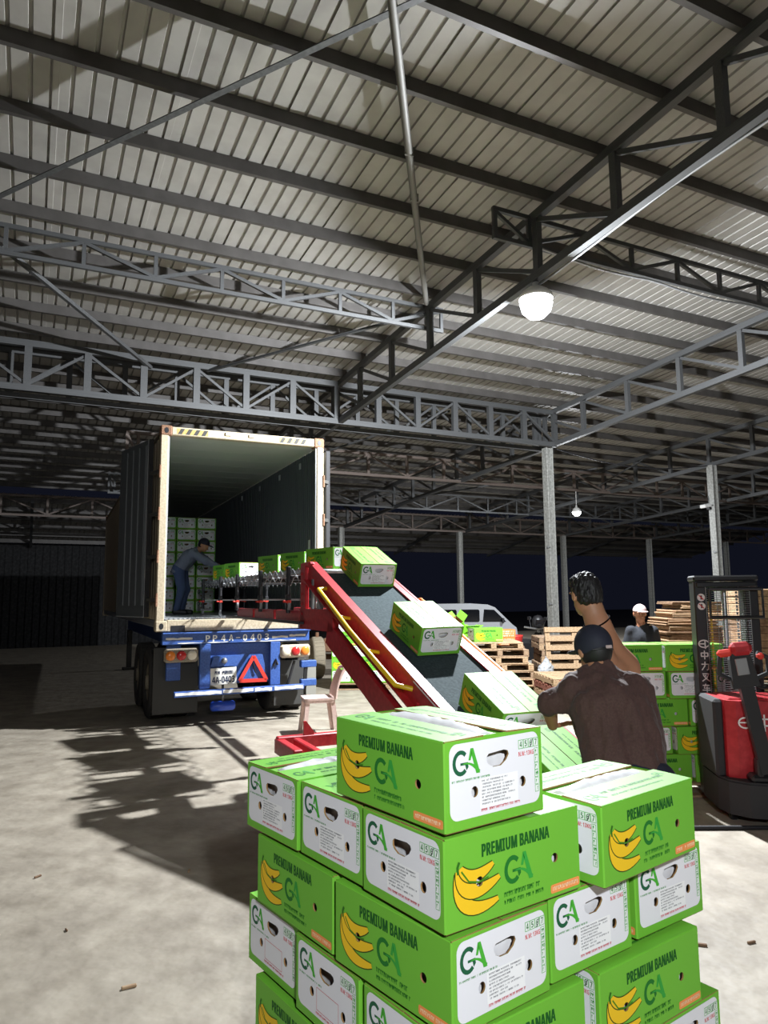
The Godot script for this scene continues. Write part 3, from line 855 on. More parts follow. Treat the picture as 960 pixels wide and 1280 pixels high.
	for k in 2:   # landing legs far ahead
		s = S(); cbox(s, Vector3(0.5 + 1.44 * k, 0.5, -9.2), Vector3(0.12, 1.0, 0.12), 0.01); cbox(s, Vector3(0.5 + 1.44 * k, 0.03, -9.2), Vector3(0.3, 0.06, 0.3), 0.01); part("landing_leg", done(s), M.flap, t)

# ---------------------------------------------------------------- banana cartons
var c_green: Color
var proto := {}

func panel(s: SurfaceTool, outline: PackedVector2Array, holes: Array, z: float, xf: Transform3D) -> void:   # a flat face with real holes
	var lo := Vector2.INF; var hi := -Vector2.INF
	for p in outline: lo = lo.min(p); hi = hi.max(p)
	var cuts := [lo.x - 1.0]
	for h in holes:
		var c := Vector2.ZERO
		for p in h: c += p
		cuts.append(c.x / h.size())
	cuts.append(hi.x + 1.0)
	cuts.sort()
	for i in cuts.size() - 1:
		var pieces: Array = Geometry2D.intersect_polygons(outline, rect2(cuts[i], lo.y - 1, cuts[i + 1], hi.y + 1))
		for h in holes:
			var next := []
			for p in pieces: next.append_array(Geometry2D.clip_polygons(p, h))
			pieces = next
		for p in pieces: flat(s, p, z, xf)

func banana(s: SurfaceTool, at: Vector2, kk: float, z: float, xf: Transform3D, holes: Array) -> void:
	var k := Vector2(kk * 1.16, kk)
	var curves := [
		[Vector2(0.06, 0.82), Vector2(0.02, -0.12), Vector2(0.96, 0.16), 0.23],
		[Vector2(0.08, 0.86), Vector2(0.16, 0.16), Vector2(1.0, 0.56), 0.24],
		[Vector2(0.12, 0.9), Vector2(0.34, 0.52), Vector2(0.86, 0.84), 0.2],
	]
	var layer := 0
	for c in curves:
		for edge in 2:
			var l := PackedVector2Array(); var r := PackedVector2Array()
			for i in 15:
				var t := i / 14.0
				var a: Vector2 = c[0]; var b: Vector2 = c[1]; var e: Vector2 = c[2]
				var p := a.lerp(b, t).lerp(b.lerp(e, t), t)
				var d := (a.lerp(b, t) - b.lerp(e, t)).normalized().orthogonal()
				var w: float = c[3] * 0.5 * pow(sin(PI * clampf(t * 0.9 + 0.07, 0, 1)), 0.6) + 0.012
				w += 0.022 if edge == 0 else 0.0
				l.append(at + (p + d * w) * k); r.append(at + (p - d * w) * k)
			r.reverse(); l.append_array(r)
			s.set_color(lin(58, 74, 22) if edge == 0 else lin(240, 196, 40))
			var pieces := [l]
			for h in holes:
				var nx := []
				for p in pieces: nx.append_array(Geometry2D.clip_polygons(p, h))
				pieces = nx
			for p in pieces:
				if not Geometry2D.is_polygon_clockwise(p) and p.size() > 3: flat(s, p, z + 0.00012 * layer, xf)
			layer += 1
	s.set_color(lin(50, 110, 30))
	flat(s, stroke2([at + Vector2(0.07, 0.8) * k, at + Vector2(0.06, 0.93) * k, at + Vector2(0.1, 1.02) * k], 0.06 * kk), z + 0.0008, xf)
	s.set_color(lin(70, 130, 30))
	flat(s, stroke2([at + Vector2(0.14, 0.84) * k, at + Vector2(0.3, 0.62) * k, at + Vector2(0.52, 0.56) * k, at + Vector2(0.74, 0.6) * k], 0.035 * kk), z + 0.0008, xf)

func logo(s: SurfaceTool, at: Vector2, k: float, z: float, xf: Transform3D, dark: Color, light: Color) -> void:   # the round G and the leaf-cut A
	var g := []
	for i in 17: g.append(at + Vector2(0.44 + 0.36 * cos(lerpf(0.75, 5.5, i / 16.0)), 0.5 + 0.42 * sin(lerpf(0.75, 5.5, i / 16.0))) * k)
	s.set_color(dark)
	flat(s, stroke2(g, 0.17 * k), z, xf)
	flat(s, PackedVector2Array([at + Vector2(0.42, 0.5) * k, at + Vector2(0.42, 0.4) * k, at + Vector2(0.68, 0.4) * k, at + Vector2(0.74, 0.18) * k, at + Vector2(0.86, 0.3) * k, at + Vector2(0.84, 0.5) * k]), z, xf)
	s.set_color(light)
	flat(s, PackedVector2Array([at + Vector2(0.98, 1.02) * k, at + Vector2(1.14, 1.02) * k, at + Vector2(1.5, 0.0) * k, at + Vector2(1.28, 0.0) * k, at + Vector2(1.05, 0.72) * k]), z + 0.0002, xf)
	flat(s, PackedVector2Array([at + Vector2(0.98, 1.02) * k, at + Vector2(1.07, 0.8) * k, at + Vector2(0.98, 0.55) * k, at + Vector2(0.86, 0.56) * k]), z + 0.0002, xf)
	var sw := []
	for i in 9:
		var t := i / 8.0
		sw.append(at + Vector2(lerpf(0.56, 1.45, t), 0.44 + 0.05 * sin(t * PI) - 0.4 * t * t) * k)
	flat(s, stroke2(sw, 0.03 * k, 0.16 * k), z + 0.0003, xf)

func side_holes() -> Array:
	return [disc2(Vector2(-BL * 0.27, BH * 0.46), 0.013), disc2(Vector2(BL * 0.29, BH * 0.46), 0.013)]

func end_holes() -> Array:
	var h := PackedVector2Array()
	for p in [Vector2(-0.03, 0.152), Vector2(-0.012, 0.143), Vector2(0.018, 0.143), Vector2(0.04, 0.156), Vector2(0.05, 0.17), Vector2(0.046, 0.18), Vector2(0.03, 0.184), Vector2(-0.028, 0.18), Vector2(-0.036, 0.172), Vector2(-0.036, 0.16)]: h.append(p + Vector2(0.0, 0.006))
	return [h, disc2(Vector2(-BW * 0.22, BH * 0.4), 0.0125, 0.0145), disc2(Vector2(BW * 0.27, BH * 0.4), 0.0125, 0.0145)]

func side_print(s: SurfaceTool, xf: Transform3D) -> void:
	s.set_color(lin(30, 92, 38))
	for i in 3: words(s, "PREMIUM BANANA", Vector2(-BL * 0.252 + 0.0011 * i, BH * 0.712), BH * 0.14, BL * 0.5, 0.0006 + 0.0001 * i, xf)
	banana(s, Vector2(-BL * 0.435, BH * 0.13), 0.138, 0.0006, xf, side_holes())
	logo(s, Vector2(-BL * 0.095, BH * 0.32), 0.074, 0.0006, xf, lin(36, 116, 44), lin(58, 160, 62))
	s.set_color(lin(44, 120, 40))
	scribble(s, -BL * 0.1, BH * 0.2, BL * 0.17, 0.014, 0.0006, xf)
	scribble(s, -BL * 0.1, BH * 0.12, BL * 0.19, 0.012, 0.0006, xf)
	s.set_color(lin(240, 150, 84))
	flat(s, round2(BL * 0.25, BH * 0.055, BL * 0.485, BH * 0.155, 0.006), 0.0006, xf)
	s.set_color(lin(250, 220, 180))
	scribble(s, BL * 0.265, BH * 0.082, BL * 0.475, 0.0115, 0.0009, xf, 1.1)

func end_print(s: SurfaceTool, xf: Transform3D, blank: bool) -> void:
	s.set_color(lin(232, 232, 236))
	panel(s, round2(-BW * 0.455, BH * 0.125, BW * 0.455, BH * 0.955, 0.026), end_holes(), 0.0005, xf)
	logo(s, Vector2(-BW * 0.425, BH * 0.6), 0.066, 0.0008, xf, lin(38, 96, 66), lin(76, 176, 58))
	s.set_color(lin(96, 160, 96))
	scribble(s, -BW * 0.435, BH * 0.535, -BW * 0.06, 0.006, 0.0008, xf)
	# the row of counts and the column of letters
	var x0 := BW * 0.235
	var d := ["4", "5", "6", "7"]
	for i in 4:
		var q := Vector2(x0 + 0.0205 * i, BH * 0.775)
		s.set_color(lin(70, 170, 66)); flat(s, rect2(q.x, q.y, q.x + 0.0195, q.y + 0.025), 0.0008, xf)
		s.set_color(lin(232, 236, 232)); flat(s, rect2(q.x + 0.0016, q.y + 0.0016, q.x + 0.0179, q.y + 0.0234), 0.001, xf)
		s.set_color(lin(40, 120, 50)); words(s, d[i], q + Vector2(0.0052, 0.0045), 0.0165, 0.009, 0.0012, xf)
	s.set_color(lin(30, 30, 34)); flat(s, stroke2([Vector2(x0 + 0.045, BH * 0.79), Vector2(x0 + 0.05, BH * 0.785), Vector2(x0 + 0.058, BH * 0.87)], 0.0025), 0.0014, xf)
	s.set_color(lin(206, 60, 66)); words(s, "N.W: 13KG", Vector2(x0, BH * 0.69), 0.0125, 0.062, 0.0008, xf)
	for i in 6:
		var q := Vector2(x0 + 0.064, BH * 0.675 - 0.0205 * i)
		s.set_color(lin(70, 170, 66)); flat(s, rect2(q.x, q.y, q.x + 0.0155, q.y + 0.0195), 0.0008, xf)
		s.set_color(lin(232, 236, 232)); flat(s, rect2(q.x + 0.0014, q.y + 0.0014, q.x + 0.0141, q.y + 0.0181), 0.001, xf)
		s.set_color(lin(70, 160, 70)); scribble(s, q.x + 0.004, q.y + 0.005, q.x + 0.014, 0.0105, 0.0012, xf)
	if blank:
		s.set_color(lin(206, 84, 84))
		var a := Vector2(-BW * 0.14, BH * 0.22); var b := Vector2(BW * 0.2, BH * 0.5)
		for e in [[a, Vector2(b.x, a.y)], [Vector2(b.x, a.y), b], [b, Vector2(a.x, b.y)], [Vector2(a.x, b.y), a]]: flat(s, stroke2(e, 0.0016), 0.0008, xf)
	else:
		s.set_color(lin(244, 244, 244)); flat(s, rect2(-BW * 0.17, BH * 0.2, BW * 0.22, BH * 0.53), 0.0007, xf)
		s.set_color(lin(112, 112, 118))
		for i in 8: scribble(s, -BW * 0.15, BH * 0.49 - 0.0086 * i, BW * rng.randf_range(0.0, 0.2), 0.005, 0.001, xf, 1.2)
	s.set_color(lin(216, 112, 118)); scribble(s, -BW * 0.16, BH * 0.165, BW * 0.24, 0.0075, 0.0009, xf, 0.9)

func shade(base: Color) -> Color:
	return base

func carton_parts(blank: bool, gap: float, tilt: float) -> Dictionary:   # shared meshes of one kind of carton
	var d := {}
	var green := lin(112, 184, 56)
	var brown := lin(150, 112, 74)
	var s := S()
	var faces := []   # [xf, width, holes]
	for k in 2:
		faces.append([Transform3D(Basis(Vector3.UP, PI * k), Vector3(0, 0, BW * 0.5 * (1 - 2 * k))), BL, side_holes()])
		faces.append([Transform3D(Basis(Vector3.UP, PI * 0.5 + PI * k), Vector3(BL * 0.5 * (1 - 2 * k), 0, 0)), BW, end_holes()])
	for f in faces:
		var xf: Transform3D = f[0]
		var w: float = f[1]
		var e := 0.004
		s.set_color(green)
		panel(s, rect2(-w * 0.5 + e, e, w * 0.5 - e, BH - e), f[2], 0.0, xf)
		# rounded edges: bottom, top, uprights
		quad(s, xf * Vector3(-w * 0.5 + e, BH - e, 0), xf * Vector3(w * 0.5 - e, BH - e, 0), xf * Vector3(w * 0.5 - e, BH, -e), xf * Vector3(-w * 0.5 + e, BH, -e), xf.basis.z + Vector3.UP)
		quad(s, xf * Vector3(w * 0.5 - e, e, 0), xf * Vector3(w * 0.5 - e, BH - e, 0), xf * Vector3(w * 0.5, BH - e, -e), xf * Vector3(w * 0.5, e, -e), xf.basis.z + xf.basis.x)
		s.set_color(brown)
		quad(s, xf * Vector3(-w * 0.5 + e, e, 0), xf * Vector3(w * 0.5 - e, e, 0), xf * Vector3(w * 0.5 - e, 0, -e), xf * Vector3(-w * 0.5 + e, 0, -e), xf.basis.z - Vector3.UP)
		panel(s, rect2(-w * 0.5 + e, e, w * 0.5 - e, BH - e), f[2], -0.005, xf)
		for h in f[2]:
			var c := Vector2.ZERO
			for p in h: c += p
			c /= h.size()
			for i in h.size():
				var a: Vector2 = h[i]; var b: Vector2 = h[(i + 1) % h.size()]
				quad(s, xf * Vector3(a.x, a.y, 0), xf * Vector3(b.x, b.y, 0), xf * Vector3(b.x, b.y, -0.005), xf * Vector3(a.x, a.y, -0.005), xf.basis * Vector3(c.x - a.x, c.y - a.y, 0))
	s.set_color(brown)
	quad(s, Vector3(-BL * 0.49, 0, -BW * 0.49), Vector3(BL * 0.49, 0, -BW * 0.49), Vector3(BL * 0.49, 0, BW * 0.49), Vector3(-BL * 0.49, 0, BW * 0.49), Vector3.DOWN)
	d.body = done(s)
	# short flaps below, then the two long flaps
	s = S(); s.set_color(green)
	box(s, Vector3(-BL * 0.25, BH - 0.008, 0), Vector3(BL * 0.48, 0.004, BW - 0.012))
	box(s, Vector3(BL * 0.25, BH - 0.008, 0), Vector3(BL * 0.48, 0.004, BW - 0.012))
	d.short = done(s)
	for k in 2:
		s = S()
		var w := BW * 0.5 - gap
		var b := Basis(Vector3.UP, PI * k) * Basis(Vector3.RIGHT, tilt * (1.0 if k == 0 else 0.6))
		var hinge := Basis(Vector3.UP, PI * k) * Vector3(0, BH - 0.003, BW * 0.5 - 0.002)
		var xf := Transform3D(b, hinge)
		s.set_color(green)
		quad(s, xf * Vector3(-BL * 0.497, 0.0025, 0), xf * Vector3(BL * 0.497, 0.0025, 0), xf * Vector3(BL * 0.497, 0.0025, -w), xf * Vector3(-BL * 0.497, 0.0025, -w), b.y)
		s.set_color(brown)
		quad(s, xf * Vector3(-BL * 0.497, -0.0025, 0), xf * Vector3(BL * 0.497, -0.0025, 0), xf * Vector3(BL * 0.497, -0.0025, -w), xf * Vector3(-BL * 0.497, -0.0025, -w), -b.y)
		quad(s, xf * Vector3(-BL * 0.497, 0.0025, -w), xf * Vector3(BL * 0.497, 0.0025, -w), xf * Vector3(BL * 0.497, -0.0025, -w), xf * Vector3(-BL * 0.497, -0.0025, -w), -b.z)
		for sx in [-1.0, 1.0]: quad(s, xf * Vector3(sx * BL * 0.497, 0.0025, 0), xf * Vector3(sx * BL * 0.497, 0.0025, -w), xf * Vector3(sx * BL * 0.497, -0.0025, -w), xf * Vector3(sx * BL * 0.497, -0.0025, 0), b.x * sx)
		# print on the flap, read from outside
		var pf := xf * Transform3D(Basis(Vector3.RIGHT, -PI * 0.5), Vector3.ZERO)
		logo(s, Vector2(-BL * 0.45, w * 0.3), 0.05, 0.0032, pf, lin(34, 120, 40), lin(64, 160, 64))
		s.set_color(lin(40, 124, 40))
		scribble(s, -BL * 0.28, w * 0.5, BL * 0.4, 0.019, 0.0032, pf)
		scribble(s, -BL * 0.26, w * 0.28, BL * 0.3, 0.011, 0.0032, pf, 0.9)
		logo(s, Vector2(BL * 0.36, w * 0.6), 0.03, 0.0032, pf, lin(34, 120, 40), lin(64, 160, 64))
		d["flap%d" % k] = done(s)
	s = S(); side_print(s, faces[0][0]); d.side0 = done(s)
	s = S(); side_print(s, faces[2][0]); d.side1 = done(s)
	s = S(); end_print(s, faces[1][0], blank); d.end0 = done(s)
	s = S(); end_print(s, faces[3][0], blank); d.end1 = done(s)
	# crumpled plastic film of the lining, seen in the holes and between the flaps
	s = S()
	s.set_smooth_group(1)
	var n := FastNoiseLite.new(); n.seed = 9; n.frequency = 22.0
	var nx := 26; var nz := 18
	var g := []
	for i in nx + 1:
		for j in nz + 1:
			var u := i / float(nx) * 2.0 - 1.0; var v := j / float(nz) * 2.0 - 1.0
			var edge := maxf(absf(u), absf(v))
			var top: float = BH - 0.02 + (0.034 if gap > 0.02 else 0.0) * maxf(0.0, 1.0 - absf(v) * 3.4) * (1.0 - pow(absf(u), 4.0)) + 0.006 * n.get_noise_2d(u * 0.8, v * 0.8)
			var y := top if edge < 0.86 else lerpf(top, 0.02, (edge - 0.86) / 0.14)
			var sq := minf(edge / 0.86, 1.0) / maxf(edge, 0.001) * (1.0 if edge > 0.0 else 0.0)
			g.append(Vector3(u * sq * (BL * 0.5 - 0.028), y, v * sq * (BW * 0.5 - 0.028)) + Vector3(n.get_noise_2d(v * 1.3, y * 6.0), 0, n.get_noise_2d(u * 1.7, y * 5.0)) * 0.008)
	for i in nx:
		for j in nz:
			var a: Vector3 = g[i * (nz + 1) + j]; var b: Vector3 = g[(i + 1) * (nz + 1) + j]; var c: Vector3 = g[(i + 1) * (nz + 1) + j + 1]; var e: Vector3 = g[i * (nz + 1) + j + 1]
			var out := (a + b + c + e) * 0.25 - Vector3(0, 0.08, 0)
			quad(s, a, b, c, e, out)
	s.set_smooth_group(-1)
	d.film = done(s)
	return d

func carton(kind: String) -> Node3D:
	var d: Dictionary = proto[kind]
	var t := Node3D.new()
	for q in [["carton_body", d.body, M.card], ["short_flaps", d.short, M.card], ["long_flap", d.flap0, M.card], ["long_flap", d.flap1, M.card], ["side_print", d.side0, M.ink], ["side_print", d.side1, M.ink], ["end_print", d.end0, M.ink], ["end_print", d.end1, M.ink], ["plastic_film", d.film, M.plastic]]:
		part(q[0], q[1], q[2], t)
	return t

func put_carton(kind: String, xf: Transform3D, label: String, group: String) -> Node3D:
	var c: Node3D = (proto[kind + "_node"] as Node3D).duplicate()
	c.name = numbered("banana_carton")
	add_child(c, true)
	c.transform = xf
	tag(c, label, "carton", group)
	return c

func small_carton(xf: Transform3D, label: String, group: String) -> MeshInstance3D:   # far away: one mesh
	var c := part("banana_carton", proto.small, M.card, self, xf)
	tag(c, label, "carton", group)
	return c

func carton_kinds() -> void:
	proto.a = carton_parts(false, 0.046, 0.03)    # lid gaping, film showing
	proto.b = carton_parts(false, 0.004, 0.02)     # lid closed
	proto.c = carton_parts(true, 0.004, 0.02)      # closed, label box left empty
	for k in ["a", "b", "c"]: proto[k + "_node"] = carton(k)
	var s := SurfaceTool.new()
	s.begin(Mesh.PRIMITIVE_TRIANGLES)
	for k in ["body", "short", "flap0", "flap1", "side0", "side1", "end0", "end1"]: s.append_from(proto.b[k], 0, Transform3D())
	proto.small = s.commit()

func pallet(at: Vector3, turn: float, label: String, group: String, w := 1.1, d := 1.1, wood: Material = null, tilt := Vector3.ZERO, tall := 0.12) -> Node3D:
	var t := thing("wooden_pallet", label, "pallet", at, turn, group)
	t.rotation = Vector3(tilt.x, turn, tilt.z)
	var m: Material = wood if wood else M.wood
	var n := 7
	var bm := S(); cbox(bm, Vector3.ZERO, Vector3(w, 0.018, 0.095), 0.003); var board := done(bm)
	var lm := S(); cbox(lm, Vector3.ZERO, Vector3(0.09, tall - 0.042, d), 0.004); var runner := done(lm)
	for i in n: part("deck_board", board, m, t, Transform3D(Basis(), Vector3(rng.randf_range(-0.006, 0.006), tall - 0.009, lerpf(-d * 0.5 + 0.048, d * 0.5 - 0.048, i / float(n - 1)))))
	for i in 3: part("runner", runner, m, t, Transform3D(Basis(), Vector3(lerpf(-w * 0.5 + 0.046, w * 0.5 - 0.046, i / 2.0), tall * 0.5, 0)))
	for i in 3: part("base_board", board, m, t, Transform3D(Basis(), Vector3(0, 0.0095, lerpf(-d * 0.5 + 0.05, d * 0.5 - 0.05, i / 2.0))))
	return t

func front_stack() -> void:
	var yaw := 0.1764
	var base := Transform3D(Basis(Vector3.UP, yaw), Vector3(0.99, 0, -1.672))
	var G := "banana cartons of the near stack"
	# x0, z0 = near corner of the footprint; "x": long side along x (facing the camera), "z": long side along z
	var L := [
		# top
		[4, "z", 0.0, 0.0, "a", 0.0, "topmost banana carton of the near stack, white plastic film showing in its lid"],
		# second layer
		[3, "x", 0.0, 0.0, "b", -0.015, "banana carton right under the topmost one at the near corner of the stack"],
		[3, "x", 0.558, 0.045, "a", 0.04, "banana carton with gaping lid, second layer, right of the topmost carton"],
		[3, "x", 0.01, -0.39, "b", 0.0, "second banana carton from the left in the second layer of the near stack"],
		[3, "x", 0.0, -0.785, "a", 0.02, "leftmost banana carton of the second layer, film showing in its lid"],
		[3, "x", 0.55, -0.36, "b", 0.0, ""],
		[3, "x", 0.55, -0.76, "b", 0.0, ""],
		# third layer
		[2, "z", 0.0, 0.0, "b", 0.03, "banana carton at the near corner of the third layer, white end to the right"],
		[2, "z", 0.0, -0.545, "b", 0.0, "leftmost banana carton of the third layer, long green side facing left"],
		[2, "z", 0.412, -0.02, "b", -0.01, "middle banana carton of the third layer, white end facing the camera"],
		[2, "z", 0.842, -0.03, "b", -0.02, "rightmost banana carton of the third layer, white end facing the camera"],
		[2, "z", 0.42, -0.58, "b", 0.0, ""],
		[2, "z", 0.82, -0.58, "b", 0.0, ""],
		# fourth layer
		[1, "x", 0.0, 0.0, "c", 0.0, "banana carton at the near corner of the fourth layer, mostly below the frame"],
		[1, "x", 0.585, 0.01, "b", -0.01, "rightmost banana carton of the fourth layer with its long side to the camera"],
		[1, "x", 0.0, -0.4, "c", 0.0, "second banana carton from the left in the fourth layer, empty red label box"],
		[1, "x", 0.02, -0.8, "c", 0.0, "leftmost banana carton of the fourth layer, empty red label box"],
		# bottom
		[0, "z", 0.0, 0.0, "b", 0.0, "banana carton at the near corner of the bottom layer of the near stack"],
		[0, "z", 0.0, -0.55, "b", 0.0, "leftmost banana carton of the bottom layer, cut by the lower edge of the picture"],
		[0, "z", 0.4, 0.0, "b", 0.0, ""],
		[0, "z", 0.86, 0.0, "b", 0.0, "rightmost banana carton of the bottom layer, only its white end in view"],
	]
	for q in L:
		if q[6] == "" : continue
		var cx: float = q[2] + (BL if q[1] == "x" else BW) * 0.5
		var cz: float = q[3] - (BW if q[1] == "x" else BL) * 0.5
		var loc := Transform3D(Basis(Vector3.UP, (0.0 if q[1] == "x" else PI * 0.5) + q[5]), Vector3(cx, 0.152 + 0.2462 * q[0], cz))
		put_carton(q[4], base * loc, q[6], G)
	pallet(base * Vector3(0.55, 0, -0.55), yaw, "wooden pallet under the near stack of banana cartons", "", 1.15, 1.15, null, Vector3.ZERO, 0.15)

# ---------------------------------------------------------------- belt loader and roller track (container frame: x = w, z = -d)
func belt_h(d: float) -> float: return 1.40 + 0.41 * (d - 5.27)

func loader() -> void:
	var t := thing("belt_loader", "red truck loading conveyor with dark sloping belt and yellow handrail", "conveyor", Vector3.ZERO, BOX_TURN)
	var d0 := 3.55; var d1 := 6.75
	var wl := 2.32; var wr := 3.08; var wc := 2.70
	var P := func(w: float, h: float, d: float) -> Vector3: return Vector3(w, h, -d)
	var s := S()
	bar(s, P.call(wc, belt_h(d0) - 0.02, d0), P.call(wc, belt_h(d1) - 0.02, d1), 0.68, 0.03)
	lathe(s, [Vector2(0, -0.34), Vector2(0.05, -0.34), Vector2(0.05, 0.34), Vector2(0, 0.34)], 16, Transform3D(Basis(Vector3.BACK, PI * 0.5), P.call(wc, belt_h(d1) - 0.055, d1)))
	lathe(s, [Vector2(0, -0.34), Vector2(0.05, -0.34), Vector2(0.05, 0.34), Vector2(0, 0.34)], 16, Transform3D(Basis(Vector3.BACK, PI * 0.5), P.call(wc, belt_h(d0) - 0.055, d0)))
	bar(s, P.call(wc, belt_h(d0) - 0.1, d0), P.call(wc, belt_h(d1) - 0.1, d1), 0.66, 0.01)
	part("belt", done(s), M.belt, t)
	for w in [wl, wr]:
		s = S()
		var sg := -1.0 if w < wc else 1.0
		var dy := 0.0 if w < wc else -0.05
		bar(s, P.call(w + sg * 0.012, belt_h(d0) - 0.035 + dy, d0 - 0.06), P.call(w + sg * 0.012, belt_h(d1 + 0.12) - 0.035 + dy, d1 + 0.12), 0.02, 0.19)
		bar(s, P.call(w - sg * 0.02, belt_h(d0) + 0.055 + dy, d0 - 0.06), P.call(w - sg * 0.02, belt_h(d1 + 0.12) + 0.055 + dy, d1 + 0.12), 0.09, 0.014)
		bar(s, P.call(w + sg * 0.045, belt_h(d0) - 0.122, d0 - 0.06), P.call(w + sg * 0.045, belt_h(d1 + 0.12) - 0.122, d1 + 0.12), 0.06, 0.014)
		for i in 9:
			var d := lerpf(d0 + 0.2, d1, i / 8.0)
			tube(s, [P.call(w + sg * 0.02, belt_h(d) - 0.06, d), P.call(w + sg * 0.034, belt_h(d) - 0.06, d)], 0.014, 8)
		part("side_beam", done(s), M.red, t)
		# lower frame beam, bending level under the top end
		s = S()
		var o: float = 0.46
		bar(s, P.call(w + sg * 0.02, belt_h(3.4) - 0.36, 3.4), P.call(w + sg * 0.02, belt_h(6.25) - 0.36, 6.25), 0.06, 0.2)
		bar(s, P.call(w + sg * 0.02, 1.55, 6.1), P.call(w + sg * 0.02, 1.55, 7.06), 0.06, 0.2)
		part("lower_beam", done(s), M.red, t)
		s = S()
		cbox(s, P.call(w + sg * 0.03, 1.78, 6.96), Vector3(0.04, 0.66, 0.16), 0.008)
		for y in [1.6, 1.7, 1.8, 1.9, 2.0]: tube(s, [P.call(w + sg * 0.045, y, 6.99), P.call(w + sg * 0.06, y, 6.99)], 0.014, 8)
		cbox(s, P.call(w + sg * 0.02, 2.09, 6.88), Vector3(0.07, 0.05, 0.24), 0.02)
		part("end_post", done(s), M.red, t)
		s = S()
		bar(s, P.call(w + sg * 0.01, 1.60, 6.55), P.call(w + sg * 0.01, belt_h(6.5) - 0.12, 6.55), 0.05, 0.05)
		tube(s, [P.call(w + sg * 0.01, 1.62, 6.75), P.call(w + sg * 0.01, 1.94, 6.72)], 0.028, 10)
		part("jack_tube", done(s), M.chrome, t)
		# arms carrying the roller track
		for i in 3:
			s = S(); cbox(s, P.call(w + sg * 0.02, 1.575, 7.5 + 0.95 * i), Vector3(0.06, 0.11, 0.86), 0.008)
			part("track_arm", done(s), M.red, t)
	# handrails
	s = S()
	var rail := [P.call(2.3, belt_h(6.3) + 0.02, 6.34), P.call(2.2, belt_h(6.28) + 0.02, 6.28), P.call(2.19, belt_h(5.5), 5.5), P.call(2.19, belt_h(4.62) + 0.01, 4.62), P.call(2.3, belt_h(4.58), 4.58)]
	tube(s, rail, 0.02, 8)
	for d in [5.75, 5.15]: tube(s, [P.call(2.19, belt_h(d), d), P.call(2.31, belt_h(d) - 0.02, d)], 0.016, 6)
	part("handrail", done(s), M.yellow, t)
	s = S()
	tube(s, [P.call(3.1, belt_h(6.1) - 0.03, 6.1), P.call(3.15, belt_h(6.08) - 0.0, 6.08), P.call(3.15, belt_h(4.2) - 0.0, 4.2), P.call(3.1, belt_h(4.2) - 0.03, 4.18)], 0.02, 8)
	part("handrail", done(s), M.orange, t)
	s = S()
	bar(s, P.call(wl + 0.01, belt_h(3.6) + 0.066, 3.6), P.call(wl + 0.01, belt_h(4.55) + 0.066, 4.55), 0.08, 0.006)
	bar(s, P.call(wr - 0.01, belt_h(3.6) + 0.016, 3.6), P.call(wr - 0.01, belt_h(5.3) + 0.016, 5.3), 0.08, 0.006)
	part("rail_strip", done(s), M.white, t)
	# wheeled base on the floor
	s = S()
	for w in [2.48, 2.98]: cbox(s, P.call(w, 0.17, 5.65), Vector3(0.08, 0.12, 4.3), 0.01)
	for d in [3.56, 5.4]: cbox(s, P.call(2.73, 0.17, d), Vector3(0.5, 0.1, 0.08), 0.01)
	part("base_frame", done(s), M.red, t)
	s = S()
	cbox(s, P.call(2.75, 0.16, 7.95), Vector3(0.9, 0.14, 0.1), 0.01)
	cbox(s, P.call(2.33, 0.13, 7.62), Vector3(0.1, 0.16, 0.72), 0.01)
	prism(s, PackedVector2Array([Vector2(-0.06, 0), Vector2(0.06, 0), Vector2(0.06, 0.04), Vector2(-0.03, 0.16), Vector2(-0.06, 0.16)]), 0.03, Transform3D(Basis(), P.call(2.66, 0.22, 7.92)))
	part("outrigger", done(s), M.red, t)
	for q in [[2.48, 3.62], [2.98, 3.62], [2.48, 7.6], [2.98, 7.6]]:
		s = S(); tyre(s, P.call(q[0], 0.09, q[1]), 0.09, 0.06); part("caster", done(s), M.black, t)
	for w in [2.44, 3.0]:
		s = S(); bar(s, P.call(w, 0.2, 3.7), P.call(w, belt_h(4.5) - 0.4, 4.5), 0.06, 0.08); bar(s, P.call(w, 0.2, 5.3), P.call(w, belt_h(4.4) - 0.4, 4.4), 0.06, 0.08)
		part("strut", done(s), M.red, t)
	roller_track()

